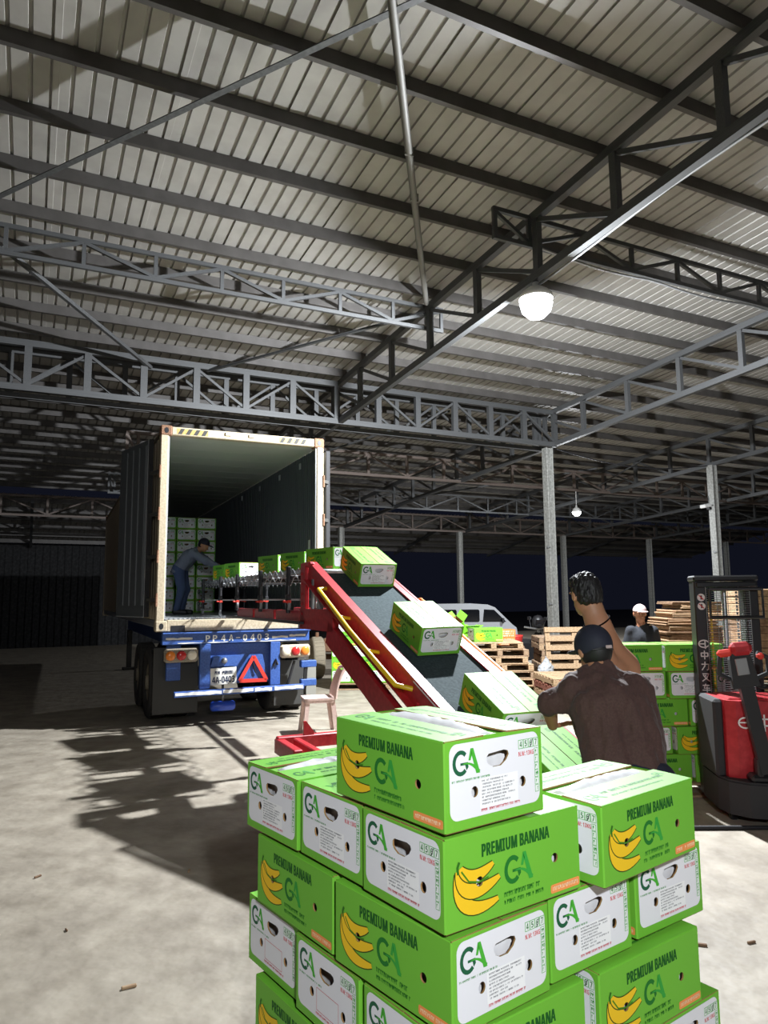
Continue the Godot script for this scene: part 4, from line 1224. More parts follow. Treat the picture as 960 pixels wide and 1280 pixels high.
func roller_track() -> void:
	var t := thing("roller_conveyor", "expanding roller conveyor leading from the red loader into the container", "conveyor", Vector3.ZERO, BOX_TURN)
	var w0 := 2.28; var w1 := 2.90
	var rm := S()
	lathe(rm, [Vector2(0, -0.31), Vector2(0.008, -0.31), Vector2(0.008, -0.285), Vector2(0.025, -0.285), Vector2(0.025, 0.285), Vector2(0.008, 0.285), Vector2(0.008, 0.31), Vector2(0, 0.31)], 12, Transform3D(Basis(Vector3.BACK, PI * 0.5), Vector3.ZERO))
	var roller := done(rm)
	var d := 7.1
	while d < 12.5:
		part("roller", roller, M.galv, t, Transform3D(Basis(), Vector3((w0 + w1) * 0.5, 2.033, -d)))
		d += 0.165
	var xm := S()
	bar(xm, Vector3(0, 0.03, -0.02), Vector3(0, -0.1, -0.24), 0.004, 0.013)
	bar(xm, Vector3(0.006, -0.1, -0.02), Vector3(0.006, 0.03, -0.24), 0.004, 0.013)
	tube(xm, [Vector3(-0.01, -0.05, -0.105), Vector3(0.016, -0.05, -0.105)], 0.012, 6)
	var cross := done(xm)
	for w in [w0 - 0.02, w1 + 0.02]:
		for i in 25:
			part("scissor_link", cross, M.galv, t, Transform3D(Basis(), Vector3(w, 2.03, -7.05 - 0.22 * i)))
	var lm := S()
	cbox(lm, Vector3(0, -0.03, 0), Vector3(0.04, 0.2, 0.07), 0.008)
	tube(lm, [Vector3(0, -0.1, 0), Vector3(0, -0.42, 0)], 0.024, 8)
	cbox(lm, Vector3(0, -0.26, 0), Vector3(0.055, 0.07, 0.06), 0.01)
	var leg := done(lm)
	var fm := S()
	cbox(fm, Vector3(0, -0.3, 0.01), Vector3(0.05, 0.04, 0.05), 0.01)
	tube(fm, [Vector3(0, -0.3, 0), Vector3(-0.06, -0.3, 0.03)], 0.012, 6)
	var knob := done(fm)
	for d2 in [7.36, 8.5, 9.72, 10.8, 12.2]:
		for w in [w0 - 0.04, w1 + 0.04]:
			var l := part("leg", leg, M.black, t, Transform3D(Basis(), Vector3(w, 2.02, -d2)))
			part("height_knob", knob, M.redknob, l)
			var bottom: float = 1.63 if d2 < 10.3 else 1.492
			var cs := S()
			tube(cs, [Vector3(0, -0.4, 0), Vector3(0, bottom - 2.02 + 0.05, 0)], 0.014, 6)
			tyre(cs, Vector3(0, bottom - 2.02 + 0.045, 0), 0.045, 0.03)
			part("caster", done(cs), M.galv, l)
		var br := S(); bar(br, Vector3(w0 - 0.04, 1.74, -d2), Vector3(w1 + 0.04, 1.74, -d2), 0.02, 0.02)
		part("cross_bar", done(br), M.galv, t)
		br = S(); cbox(br, Vector3((w0 + w1) * 0.5, 1.97, -d2), Vector3(w1 - w0 + 0.06, 0.05, 0.12), 0.006)
		part("cross_plate", done(br), M.black, t)
	# rails that the legs stand on, out to the sill
	var bt := S()
	for w in [w0 - 0.04, w1 + 0.04]: cbox(bt, Vector3(w, 1.51, -8.6), Vector3(0.05, 0.03, 3.4), 0.004)
	part("foot_rail", done(bt), M.black, t)

func loads() -> void:
	var B := Basis(Vector3.UP, BOX_TURN)
	var slope := atan(0.41)
	var G := "banana cartons riding the conveyors"
	for q in [[6.62, 2.82, 0.0, "banana carton highest on the sloping belt"], [5.27, 2.75, 0.03, "banana carton halfway up the sloping belt"], [4.1, 2.71, -0.03, "banana carton low on the sloping belt, left of the man in brown"]]:
		var loc := Transform3D(B * Basis(Vector3.RIGHT, slope) * Basis(Vector3.UP, PI * 0.5 + q[2]), CF(q[1], belt_h(q[0]) + 0.002, q[0]))
		put_carton("b", loc, q[3], G)
	put_carton("b", Transform3D(B * Basis(Vector3.RIGHT, slope * 0.96) * Basis(Vector3.UP, PI * 0.5), CF(2.62, belt_h(3.46) + 0.012, 3.46)), "banana carton at the foot of the belt under the hand of the man in brown", G)
	for q in [[7.45, 2.78, 0.26, "banana carton crossing from the belt to the rollers behind the highest one"], [8.25, 2.72, 0.26, "banana carton on the rollers just outside the container, white end to the camera"], [8.95, 2.62, 0.22, "banana carton on the rollers behind the one nearest the container door"], [10.9, 2.6, 0.2, "banana carton on the rollers under the hands of the man in the container"], [11.6, 2.55, 0.15, "banana carton at the far end of the rollers inside the container"]]:
		put_carton("b", Transform3D(B * Basis(Vector3.UP, PI * 0.5 + q[2]), CF(q[1], 2.06, q[0])), q[3], G)
	# load inside the container
	for row in 8:
		for col in 4:
			small_carton(Transform3D(B * Basis(Vector3.UP, PI * 0.5), CF(CX + 0.3 + 0.395 * col, 1.493 + 0.2385 * row, 15.0 + 0.02 * ((row + col) % 2))), "carton in the wall of cartons deep in the container, %s column, %s" % [["left", "second", "third", "right"][col], ["on the floor", "second from the floor", "third from the floor", "fourth from the floor", "fourth from the top", "third from the top", "second from the top", "topmost"][row]], "cartons packed inside the container")

# ---------------------------------------------------------------- things around the loader
func nth(i: int, n: int) -> String:
	var o := ["lowest", "second from the bottom", "third from the bottom", "fourth from the bottom", "fifth from the bottom", "sixth from the bottom", "seventh from the bottom", "eighth from the bottom", "ninth from the bottom", "tenth from the bottom", "eleventh from the bottom", "twelfth from the bottom", "thirteenth from the bottom"]
	var p := ["topmost", "second from the top", "third from the top", "fourth from the top", "fifth from the top", "sixth from the top", "seventh from the top", "eighth from the top", "ninth from the top", "tenth from the top", "eleventh from the top", "twelfth from the top", "thirteenth from the top"]
	return o[i] if i < n - 1 - i else p[n - 1 - i]

func plastic_chair() -> void:
	var o := CA(-0.88, 0, 9.66)
	var t := thing("plastic_chair", "pinkish plastic chair without arms standing beside the trailer", "chair", o, CAM_TURN - 1.32)
	# local: the chair faces -z... built facing +z, seat centre over the origin
	var s := S()
	var p := round2(-0.2, -0.2, 0.2, 0.22, 0.05)
	prism(s, p, 0.025, Transform3D(Basis(Vector3.RIGHT, PI * 0.5), Vector3(0, 0.455, 0)))
	box(s, Vector3(0, 0.43, 0.2), Vector3(0.36, 0.04, 0.012)); box(s, Vector3(0.19, 0.43, 0), Vector3(0.012, 0.04, 0.36)); box(s, Vector3(-0.19, 0.43, 0), Vector3(0.012, 0.04, 0.36))
	part("seat", done(s), M.chair, t)
	s = S()
	for sx in [-1.0, 1.0]:
		var pts := []
		for i in 8:
			var q := i / 7.0
			pts.append(Vector3(sx * (0.185 - 0.02 * q * q), 0.455 + 0.37 * q, -0.19 - 0.1 * q * q - 0.02 * q))
		tube(s, pts, 0.02, 8)
	for i in 5:
		var x := -0.12 + 0.06 * i
		var pts := []
		for j in 6:
			var q := j / 5.0
			pts.append(Vector3(x, 0.47 + 0.33 * q, -0.195 - 0.1 * q * q - 0.02 * q))
		tube(s, pts, 0.016, 6)
	var top := []
	for i in 9:
		var q := i / 8.0 * 2.0 - 1.0
		top.append(Vector3(0.168 * q, 0.825 + 0.02 * (1.0 - q * q), -0.315 - 0.015 * (1.0 - q * q)))
	tube(s, top, 0.022, 8)
	part("backrest", done(s), M.chair, t)
	for sx in [-1.0, 1.0]:
		for sz in [-1.0, 1.0]:
			s = S()
			var a := Vector3(sx * 0.18, 0.45, sz * 0.185 + 0.01); var b := Vector3(sx * 0.215, 0.0, sz * 0.235)
			bar(s, a + Vector3(-sx * 0.025, 0, 0), b + Vector3(-sx * 0.018, 0, 0), 0.055, 0.008, Vector3(0, 0, 1))
			bar(s, a + Vector3(0, 0, -sz * 0.025), b + Vector3(0, 0, -sz * 0.018), 0.008, 0.055, Vector3(0, 0, 1))
			part("leg", done(s), M.chair, t)

func stacks_behind() -> void:
	# stack beside the forklift mast, square to the view
	var B := Basis(Vector3.UP, CAM_TURN + 0.05)
	var G := "banana cartons stacked beside the forklift"
	var z := 6.52
	var L := [
		[4, 1.79, "x", "b", "top left banana carton of the stack behind the bare-shouldered man"],
		[4, 2.34, "x", "b", "top right banana carton of the stack beside the forklift mast"],
		[3, 1.955, "z", "b", "second-layer banana carton with white end, just right of the bare-shouldered man"],
		[3, 2.36, "z", "b", "second-layer banana carton with white end against the forklift mast"],
		[3, 2.765, "z", "b", "second-layer banana carton behind the forklift mast"],
		[2, 1.99, "x", "b", "third-layer banana carton, long green side, right of the man in brown"],
		[2, 2.53, "z", "b", "third-layer banana carton, white end half hidden by the forklift mast"],
		[1, 1.98, "z", "b", "fourth-layer banana carton, white end against the sleeve of the man in brown"],
		[1, 2.4, "x", "b", "fourth-layer banana carton with yellow bananas beside the forklift mast"],
		[0, 2.0, "x", "b", "lowest banana carton right of the man in brown"],
		[0, 2.55, "x", "b", "lowest banana carton against the forklift mast"],
	]
	for q in L:
		var w: float = BL if q[2] == "x" else BW
		var dd: float = BW if q[2] == "x" else BL
		put_carton(q[3], Transform3D(B * Basis(Vector3.UP, (0.0 if q[2] == "x" else PI * 0.5) + rng.randf_range(-0.02, 0.02)), CA(q[1] + 0.16 + w * 0.5, 0.122 + 0.2385 * q[0], z + dd * 0.5)), q[4], G)
	pallet(CA(2.4, 0, z + 0.45), CAM_TURN + 0.05, "wooden pallet under the banana cartons beside the forklift", "", 1.1, 1.0)
	# far stack seen under the belt
	var z2 := 14.1
	var names := ["top", "fourth", "third", "second", "lowest"]
	var BB := Basis(Vector3.UP, CAM_TURN)
	for row in 5:
		if row % 2 == 0:
			for col in 3:
				small_carton(Transform3D(BB * Basis(Vector3.UP, PI * 0.5), CA(-1.04 + BW * 0.5 + 0.383 * col, 0.13 + 0.2375 * row, z2 + BL * 0.5)), "white-ended carton in the far stack seen under the belt, %s layer, %s" % [["lowest", "second", "middle", "fourth", "top"][row], ["left", "middle", "right"][col]], "white-ended cartons of the far stack")
		else:
			for col in 2:
				small_carton(Transform3D(BB, CA(-1.04 + BL * 0.5 + 0.53 * col, 0.13 + 0.2375 * row, z2 + BW * 0.5)), "long-sided carton in the far stack seen under the belt, %s layer, %s" % [["lowest", "second", "middle", "fourth", "top"][row], ["left", "right"][col]], "long-sided cartons of the far stack")
	pallet(CA(-0.46, 0, z2 + 0.45), CAM_TURN, "wooden pallet under the far stack of cartons", "", 1.1, 1.0)

func pallets_behind() -> void:
	var G := "empty pallets in the sloping pile"
	for i in 8:
		pallet(CA(2.2 - 0.045 * i - 0.02 * (i % 2), 0.122 * i, 12.9), CAM_TURN + 0.06 * sin(i * 2.3), "empty pallet in the leaning pile beside the belt, " + nth(i, 8), G, 1.0, 1.0, M.wood if i % 3 else M.wood2)
	for i in 4:
		pallet(CA(3.2, 0.122 * i, 11.9), CAM_TURN + 0.08, "clay-stained pallet in the low pile before the grey column, " + nth(i, 4), "clay-stained pallets", 1.3, 1.1, M.wood if i % 2 == 1 else M.clay)
	for i in 8:
		pallet(CA(3.55 + 0.03 * sin(i * 1.7), 0.122 * i, 14.3), CAM_TURN - 0.05, "empty pallet in the pile behind the bare-shouldered man, " + nth(i, 8), "empty pallets behind the man", 1.15, 1.0, M.wood2 if i % 2 else M.wood)
	pallet(CA(3.55, 0.62, 13.65), CAM_TURN, "wooden pallet leaning upright against the pile behind the grey column", "", 1.1, 1.1, M.wood, Vector3(1.45, 0, 0.02))
	# loose cartons on the pallets
	var B := Basis(Vector3.UP, CAM_TURN)
	var y := 0.977
	small_carton(Transform3D(B * Basis(Vector3.UP, 0.2), CA(1.77, y, 12.85)), "closed banana carton on the leaning pile of pallets", "loose cartons on pallets")
	for q in [[1.2, 0.98, 12.75, 0.5, "open empty banana carton tipped on edge on the leaning pile of pallets"], [1.42, 0.978, 13.28, 0.0, "open empty banana carton lying beside the tipped one on the leaning pile of pallets"]]:
		var t := thing("open_carton", q[4], "carton", CA(q[0], q[1], q[2]), CAM_TURN + 0.3, "open cartons on pallets")
		if q[3] > 0.1: t.rotation = Vector3(0.3, CAM_TURN + 0.3, 0.55); t.position.y += 0.12
		var s := S()
		var h := 0.2
		for k in 4:
			var w := 0.46 if k % 2 == 0 else 0.34
			var off := 0.17 if k % 2 == 0 else 0.23
			var b := Basis(Vector3.UP, PI * 0.5 * k)
			s.set_color(lin(112, 190, 46)); quad(s, b * Vector3(-w * 0.5, 0, off), b * Vector3(w * 0.5, 0, off), b * Vector3(w * 0.5, h, off), b * Vector3(-w * 0.5, h, off), b.z)
			s.set_color(lin(150, 112, 74)); quad(s, b * Vector3(-w * 0.5, 0.002, off - 0.006), b * Vector3(w * 0.5, 0.002, off - 0.006), b * Vector3(w * 0.5, h, off - 0.006), b * Vector3(-w * 0.5, h, off - 0.006), -b.z)
		s.set_color(lin(150, 112, 74)); quad(s, Vector3(-0.23, 0.003, -0.17), Vector3(0.23, 0.003, -0.17), Vector3(0.23, 0.003, 0.17), Vector3(-0.23, 0.003, 0.17), Vector3.UP)
		part("carton_body", done(s), M.card, t)
		for k in 4:
			s = S()
			var w := 0.44 if k % 2 == 0 else 0.32
			var off := 0.17 if k % 2 == 0 else 0.23
			var b := Basis(Vector3.UP, PI * 0.5 * k)
			s.set_color(lin(120, 196, 60))
			box(s, b * Vector3(0, h + 0.03, off + 0.06), Vector3(w, 0.005, 0.13), b * Basis(Vector3.RIGHT, -0.5))
			part("flap", done(s), M.card, t)
	for k in 2:
		var s := S()
		s.set_color(lin(232, 128, 70)); cbox(s, Vector3(0, 0.075, 0), Vector3(0.3, 0.148, 0.3), 0.005)
		s.set_color(lin(244, 208, 190))
		for i in 3: scribble(s, -0.12, 0.02 + 0.04 * i, 0.12, 0.028, 0.1515, Transform3D())
		tag(part("orange_carton", done(s), M.card, self, Transform3D(B * Basis(Vector3.UP, 0.1 * k), CA(2.33, 0.83 + 0.15 * k, 14.0))), "orange printed carton, %s of the two beside the green cartons on pallets" % ["lower", "upper"][k], "carton", "orange cartons")
	for i in 6:
		pallet(CA(2.33, 0.138 * i, 14.0), CAM_TURN, "small pallet under the two orange cartons, " + nth(i, 6), "pallets under the orange cartons", 0.6, 0.6, M.wood2, Vector3.ZERO, 0.137)
	# flattened cardboard
	var r2 := RandomNumberGenerator.new(); r2.seed = 77
	var y2 := 0.125
	for i in 26:
		var s := S()
		var messy := 1.0 if i > 18 else 0.3
		var h := r2.randf_range(0.05, 0.075) if i < 19 else r2.randf_range(0.035, 0.06)
		var w := r2.randf_range(0.78, 0.86) if i < 19 else r2.randf_range(0.6, 0.8)
		# a folded carton: two boards with a rounded fold, corners curling
		for e in 3:
			var hh := h / 3.0
			var ww := w * r2.randf_range(0.93, 1.0)
			cbox(s, Vector3(r2.randf_range(-0.02, 0.02), hh * (e + 0.5), r2.randf_range(-0.015, 0.015)), Vector3(ww, hh * 0.92, 0.8), 0.004, Basis(Vector3.BACK, r2.randf_range(-0.012, 0.012) * messy))
		tag(part("flat_carton", done(s), M.kraft[r2.randi() % 3], self, Transform3D(B * Basis(Vector3.UP, r2.randf_range(-0.12, 0.12) * messy) * Basis(Vector3.BACK, r2.randf_range(-0.02, 0.02) * (messy - 0.3)), CA(4.22 + r2.randf_range(-0.05, 0.05) * messy + (0.08 if i > 21 else 0.0), y2, 10.2))), "flattened carton in the untidy heap left of the forklift mast, " + nth(i, 26), "cardboard", "flattened cartons left of the forklift")
		y2 += h + (0.004 if i > 18 else 0.0)
	pallet(CA(4.22, 0, 10.2), CAM_TURN, "pallet under the heap of flattened cartons left of the forklift", "", 1.0, 0.9, M.wood2)
	y2 = 0.74
	for i in 12:
		var s := S()
		var h := 0.09
		cbox(s, Vector3(0, h * 0.5, 0), Vector3(1.0, h * 0.97, 0.8), 0.006)
		for e in 3: box(s, Vector3(0, h * (0.2 + 0.3 * e), 0.4), Vector3(0.98, 0.004, 0.012))
		tag(part("flat_carton", done(s), M.kraft[r2.randi() % 3], self, Transform3D(B * Basis(Vector3.UP, r2.randf_range(-0.03, 0.03)), CA(5.02 + r2.randf_range(-0.02, 0.02), y2, 9.3))), "bundle of flattened cartons in the tidy pile right of the forklift, " + nth(i, 12), "cardboard", "carton bundles right of the forklift")
		y2 += h
	for i in 3:
		pallet(CA(4.98, 0.31 + 0.142 * i, 9.3), CAM_TURN, "pallet under the carton bundles right of the forklift, " + nth(i + 2, 5), "pallets right of the forklift", 1.15, 0.9, M.clay if i == 0 else M.wood2)
	for i in 2:
		pallet(CA(4.98, 0.15 * i, 9.3), CAM_TURN, "pallet under the carton bundles right of the forklift, " + nth(i, 5), "pallets right of the forklift", 1.15, 0.9, M.wood2, Vector3.ZERO, 0.15)

func yard() -> void:
	# van
	var o := CA(3.2, -0.5, 31.0)
	var t := thing("van", "white minibus parked in the dark beyond the shed", "van", o, CAM_TURN)
	var s := S()
	var prof := PackedVector2Array([Vector2(-2.3, 0.35), Vector2(2.28, 0.35), Vector2(2.34, 0.6), Vector2(2.28, 0.98), Vector2(2.12, 1.1), Vector2(1.4, 1.82), Vector2(1.1, 1.94), Vector2(0.4, 1.99), Vector2(-2.0, 1.98), Vector2(-2.28, 1.86), Vector2(-2.36, 1.2)])
	prism(s, prof, 1.62, Transform3D())
	for zz in [-1.0, 1.0]: prism(s, PackedVector2Array([Vector2(-2.28, 0.4), Vector2(2.26, 0.4), Vector2(2.26, 0.95), Vector2(-2.3, 1.1)]), 0.06, Transform3D(Basis(), Vector3(0, 0, zz * 0.83)))
	part("van_body", done(s), M.vanwhite, t)
	for q in [[-2.1, -1.25], [-1.15, -0.2], [-0.1, 0.75]]:
		s = S(); prism(s, round2(q[0], 1.22, q[1], 1.74, 0.08), 0.02, Transform3D(Basis(), Vector3(0, 0, 0.812))); part("window", done(s), M.glassdark, t)
	s = S(); prism(s, PackedVector2Array([Vector2(0.88, 1.22), Vector2(1.86, 1.22), Vector2(1.36, 1.72), Vector2(0.94, 1.74)]), 0.02, Transform3D(Basis(), Vector3(0, 0, 0.812))); part("window", done(s), M.glassdark, t)
	s = S(); bar(s, Vector3(2.08, 1.16, 0), Vector3(1.44, 1.8, 0), 1.4, 0.012); part("windscreen", done(s), M.glassdark, t)
	for x in [-1.5, 1.4]:
		for zz in [-0.75, 0.75]:
			s = S(); tyre(s, Vector3.ZERO, 0.34, 0.2); part("wheel", done(s), M.rubber, t, Transform3D(Basis(Vector3.UP, PI * 0.5), Vector3(x, 0.34, zz)))
	s = S(); cbox(s, Vector3(2.24, 0.82, 0.6), Vector3(0.12, 0.2, 0.3), 0.03); part("headlight", done(s), M.lensw, t)
	s = S(); cbox(s, Vector3(1.7, 1.28, 0.95), Vector3(0.1, 0.2, 0.18), 0.03); part("mirror", done(s), M.black, t)
	# tyre of another vehicle behind the container
	t = thing("parked_vehicle", "dusty wheel and dark underside of another vehicle behind the red loader", "vehicle", CA(-1.52, 0, 16.2), CAM_TURN)
	s = S(); tyre(s, Vector3(0, 0.45, 0), 0.45, 0.27); part("wheel", done(s), M.dusty, t, Transform3D(Basis(Vector3.UP, 0.25), Vector3.ZERO))
	s = S(); cbox(s, Vector3(0.75, 0.72, -0.3), Vector3(1.2, 0.3, 0.9), 0.03); cbox(s, Vector3(0.75, 0.45, -0.2), Vector3(1.3, 0.12, 0.12), 0.02); tube(s, [Vector3(0, 0.8, 0), Vector3(0, 1.0, 0.0)], 0.04, 8)
	part("underbody", done(s), M.rust, t)
	s = S(); tyre(s, Vector3(1.5, 0.45, 0), 0.45, 0.27); part("wheel", done(s), M.dusty, t)
	# motorbike half hidden by pallets
	t = thing("motorbike", "dark motorbike parked behind the pallets", "motorbike", CA(3.1, 0.0, 16.2), CAM_TURN + 0.5)
	for x in [-0.6, 0.62]:
		s = S(); lathe(s, [Vector2(0.22, -0.04), Vector2(0.29, -0.035), Vector2(0.3, 0), Vector2(0.29, 0.035), Vector2(0.22, 0.04), Vector2(0.22, -0.04)], 22, Transform3D(Basis(Vector3.RIGHT, PI * 0.5), Vector3(x, 0.3, 0)))
		for i in 6: bar(s, Vector3(x, 0.3, 0), Vector3(x + 0.23 * cos(i * PI / 3), 0.3 + 0.23 * sin(i * PI / 3), 0), 0.015, 0.015)
		part("wheel", done(s), M.black, t)
	s = S(); prism(s, PackedVector2Array([Vector2(-0.75, 0.74), Vector2(-0.2, 0.7), Vector2(0.05, 0.72), Vector2(0.1, 0.82), Vector2(-0.2, 0.84), Vector2(-0.78, 0.86)]), 0.2); part("seat", done(s), M.blacksoft, t)
	s = S(); prism(s, PackedVector2Array([Vector2(-0.7, 0.5), Vector2(-0.3, 0.35), Vector2(0.3, 0.35), Vector2(0.5, 0.6), Vector2(0.42, 0.95), Vector2(0.2, 0.72), Vector2(-0.72, 0.72)]), 0.2); part("fairing", done(s), M.black, t)
	s = S(); tube(s, [Vector3(0.62, 0.3, 0), Vector3(0.42, 1.0, 0)], 0.03, 8); tube(s, [Vector3(0.3, 1.06, -0.34), Vector3(0.42, 1.02, 0), Vector3(0.3, 1.06, 0.34)], 0.02, 8); part("handlebar", done(s), M.chrome, t)
	for zz in [-1.0, 1.0]:
		s = S(); tube(s, [Vector3(0.38, 1.04, zz * 0.2), Vector3(0.4, 1.24, zz * 0.28)], 0.008, 6); cbox(s, Vector3(0.4, 1.26, zz * 0.28), Vector3(0.03, 0.08, 0.13), 0.015); part("mirror", done(s), M.black, t)
	s = S(); lathe(s, [Vector2(0, 0.15), Vector2(0.08, 0.13), Vector2(0.13, 0.06), Vector2(0.135, -0.04), Vector2(0.12, -0.11), Vector2(0.1, -0.12), Vector2(0, -0.1)], 18)
	var hm := part("helmet", done(s), M.black, self, Transform3D(Basis(), CA(3.36, 1.2, 15.9)))
	tag(hm, "dark shiny motorbike helmet on top of the motorbike behind the grey column", "helmet")
	s = S(); prism(s, PackedVector2Array([Vector2(-0.09, -0.04), Vector2(0.09, -0.04), Vector2(0.08, 0.05), Vector2(-0.08, 0.05)]), 0.02, Transform3D(Basis(Vector3.UP, CAM_TURN), Vector3(-0.05, 0, 0.12))); part("visor", done(s), M.glassdark, hm)
	var bag := body_mesh([{"b": [[Vector3(0, 0.12, 0), Vector3(0.16, 0.13, 0.12)], [Vector3(0.02, 0.2, 0), Vector3(0.0, 0.34, 0), 0.07, 0.02], [Vector3(-0.1, 0.08, 0.04), Vector3(0.1, 0.08, 0.08)]], "c": 0.02, "k": 0.06, "folds": 0.03, "fold_scale": Vector3(14, 14, 14)}])
	tag(part("plastic_bag", bag, M.bag, self, Transform3D(Basis(), CA(2.95, 0.3, 13.4))), "white plastic bag left on the low pallets by the grey column", "bag")
	# basket
	t = thing("basket", "red plastic basket on the ground beyond the pallets", "basket", CA(2.62, 0.0, 14.75), 0.0)
	s = S(); lathe(s, [Vector2(0, 0.72), Vector2(0.13, 0.72), Vector2(0.17, 0.97), Vector2(0.18, 0.98), Vector2(0.18, 0.95), Vector2(0.14, 0.73)], 22)
	for i in 11: box(s, Basis(Vector3.UP, TAU * i / 11.0) * Vector3(0, 0.85, 0.155), Vector3(0.012, 0.22, 0.012), Basis(Vector3.UP, TAU * i / 11.0) * Basis(Vector3.RIGHT, 0.17))
	part("tub", done(s), M.tubred, t)
	s = S(); lathe(s, [Vector2(0, 0.72), Vector2(0.14, 0.72), Vector2(0.14, 0.0), Vector2(0, 0)], 20); part("crate_stand", done(s), M.blacksoft, t)
	# cable along the floor and litter
	s = S(); var cp := []
	for i in 24:
		var q := i / 23.0
		cp.append(Vector3(1.9 + 5.4 * q, 0.016, -5.35 + 2.75 * q + 0.03 * sin(q * 9.0)))
	tube(s, cp, 0.016, 6)
	tag(part("floor_cable", done(s), M.cable, self), "black cable lying across the floor in front of the forklift", "cable")
	var i := 0
	for q in [[0.48, -3.65, 0.03, "small scrap of brown cardboard on the floor at lower left"], [0.12, -5.3, 0.022, "dark wood splinter on the floor left of the near stack, farther one"], [1.0, -4.95, 0.02, "pale straw on the shaded floor left of the near stack"], [0.25, -4.4, 0.014, "tiny dark crumb on the floor left of the near stack"], [3.1, -2.75, 0.03, "short dark twig on the floor right of the near stack"], [3.35, -2.65, 0.022, "small dark chip on the floor right of the near stack"]]:
		s = S(); cbox(s, Vector3(0, 0.006, 0), Vector3(q[2] * 2.2, 0.012, q[2] * 0.6), 0.003, Basis(Vector3.UP, 0.6 * i))
		tag(part("floor_scrap", done(s), M.kraft[2] if i in [0, 2] else M.kraft[1], self, Transform3D(Basis(), Vector3(q[0], 0, q[1]))), q[3], "litter", "scraps on the floor")
		i += 1

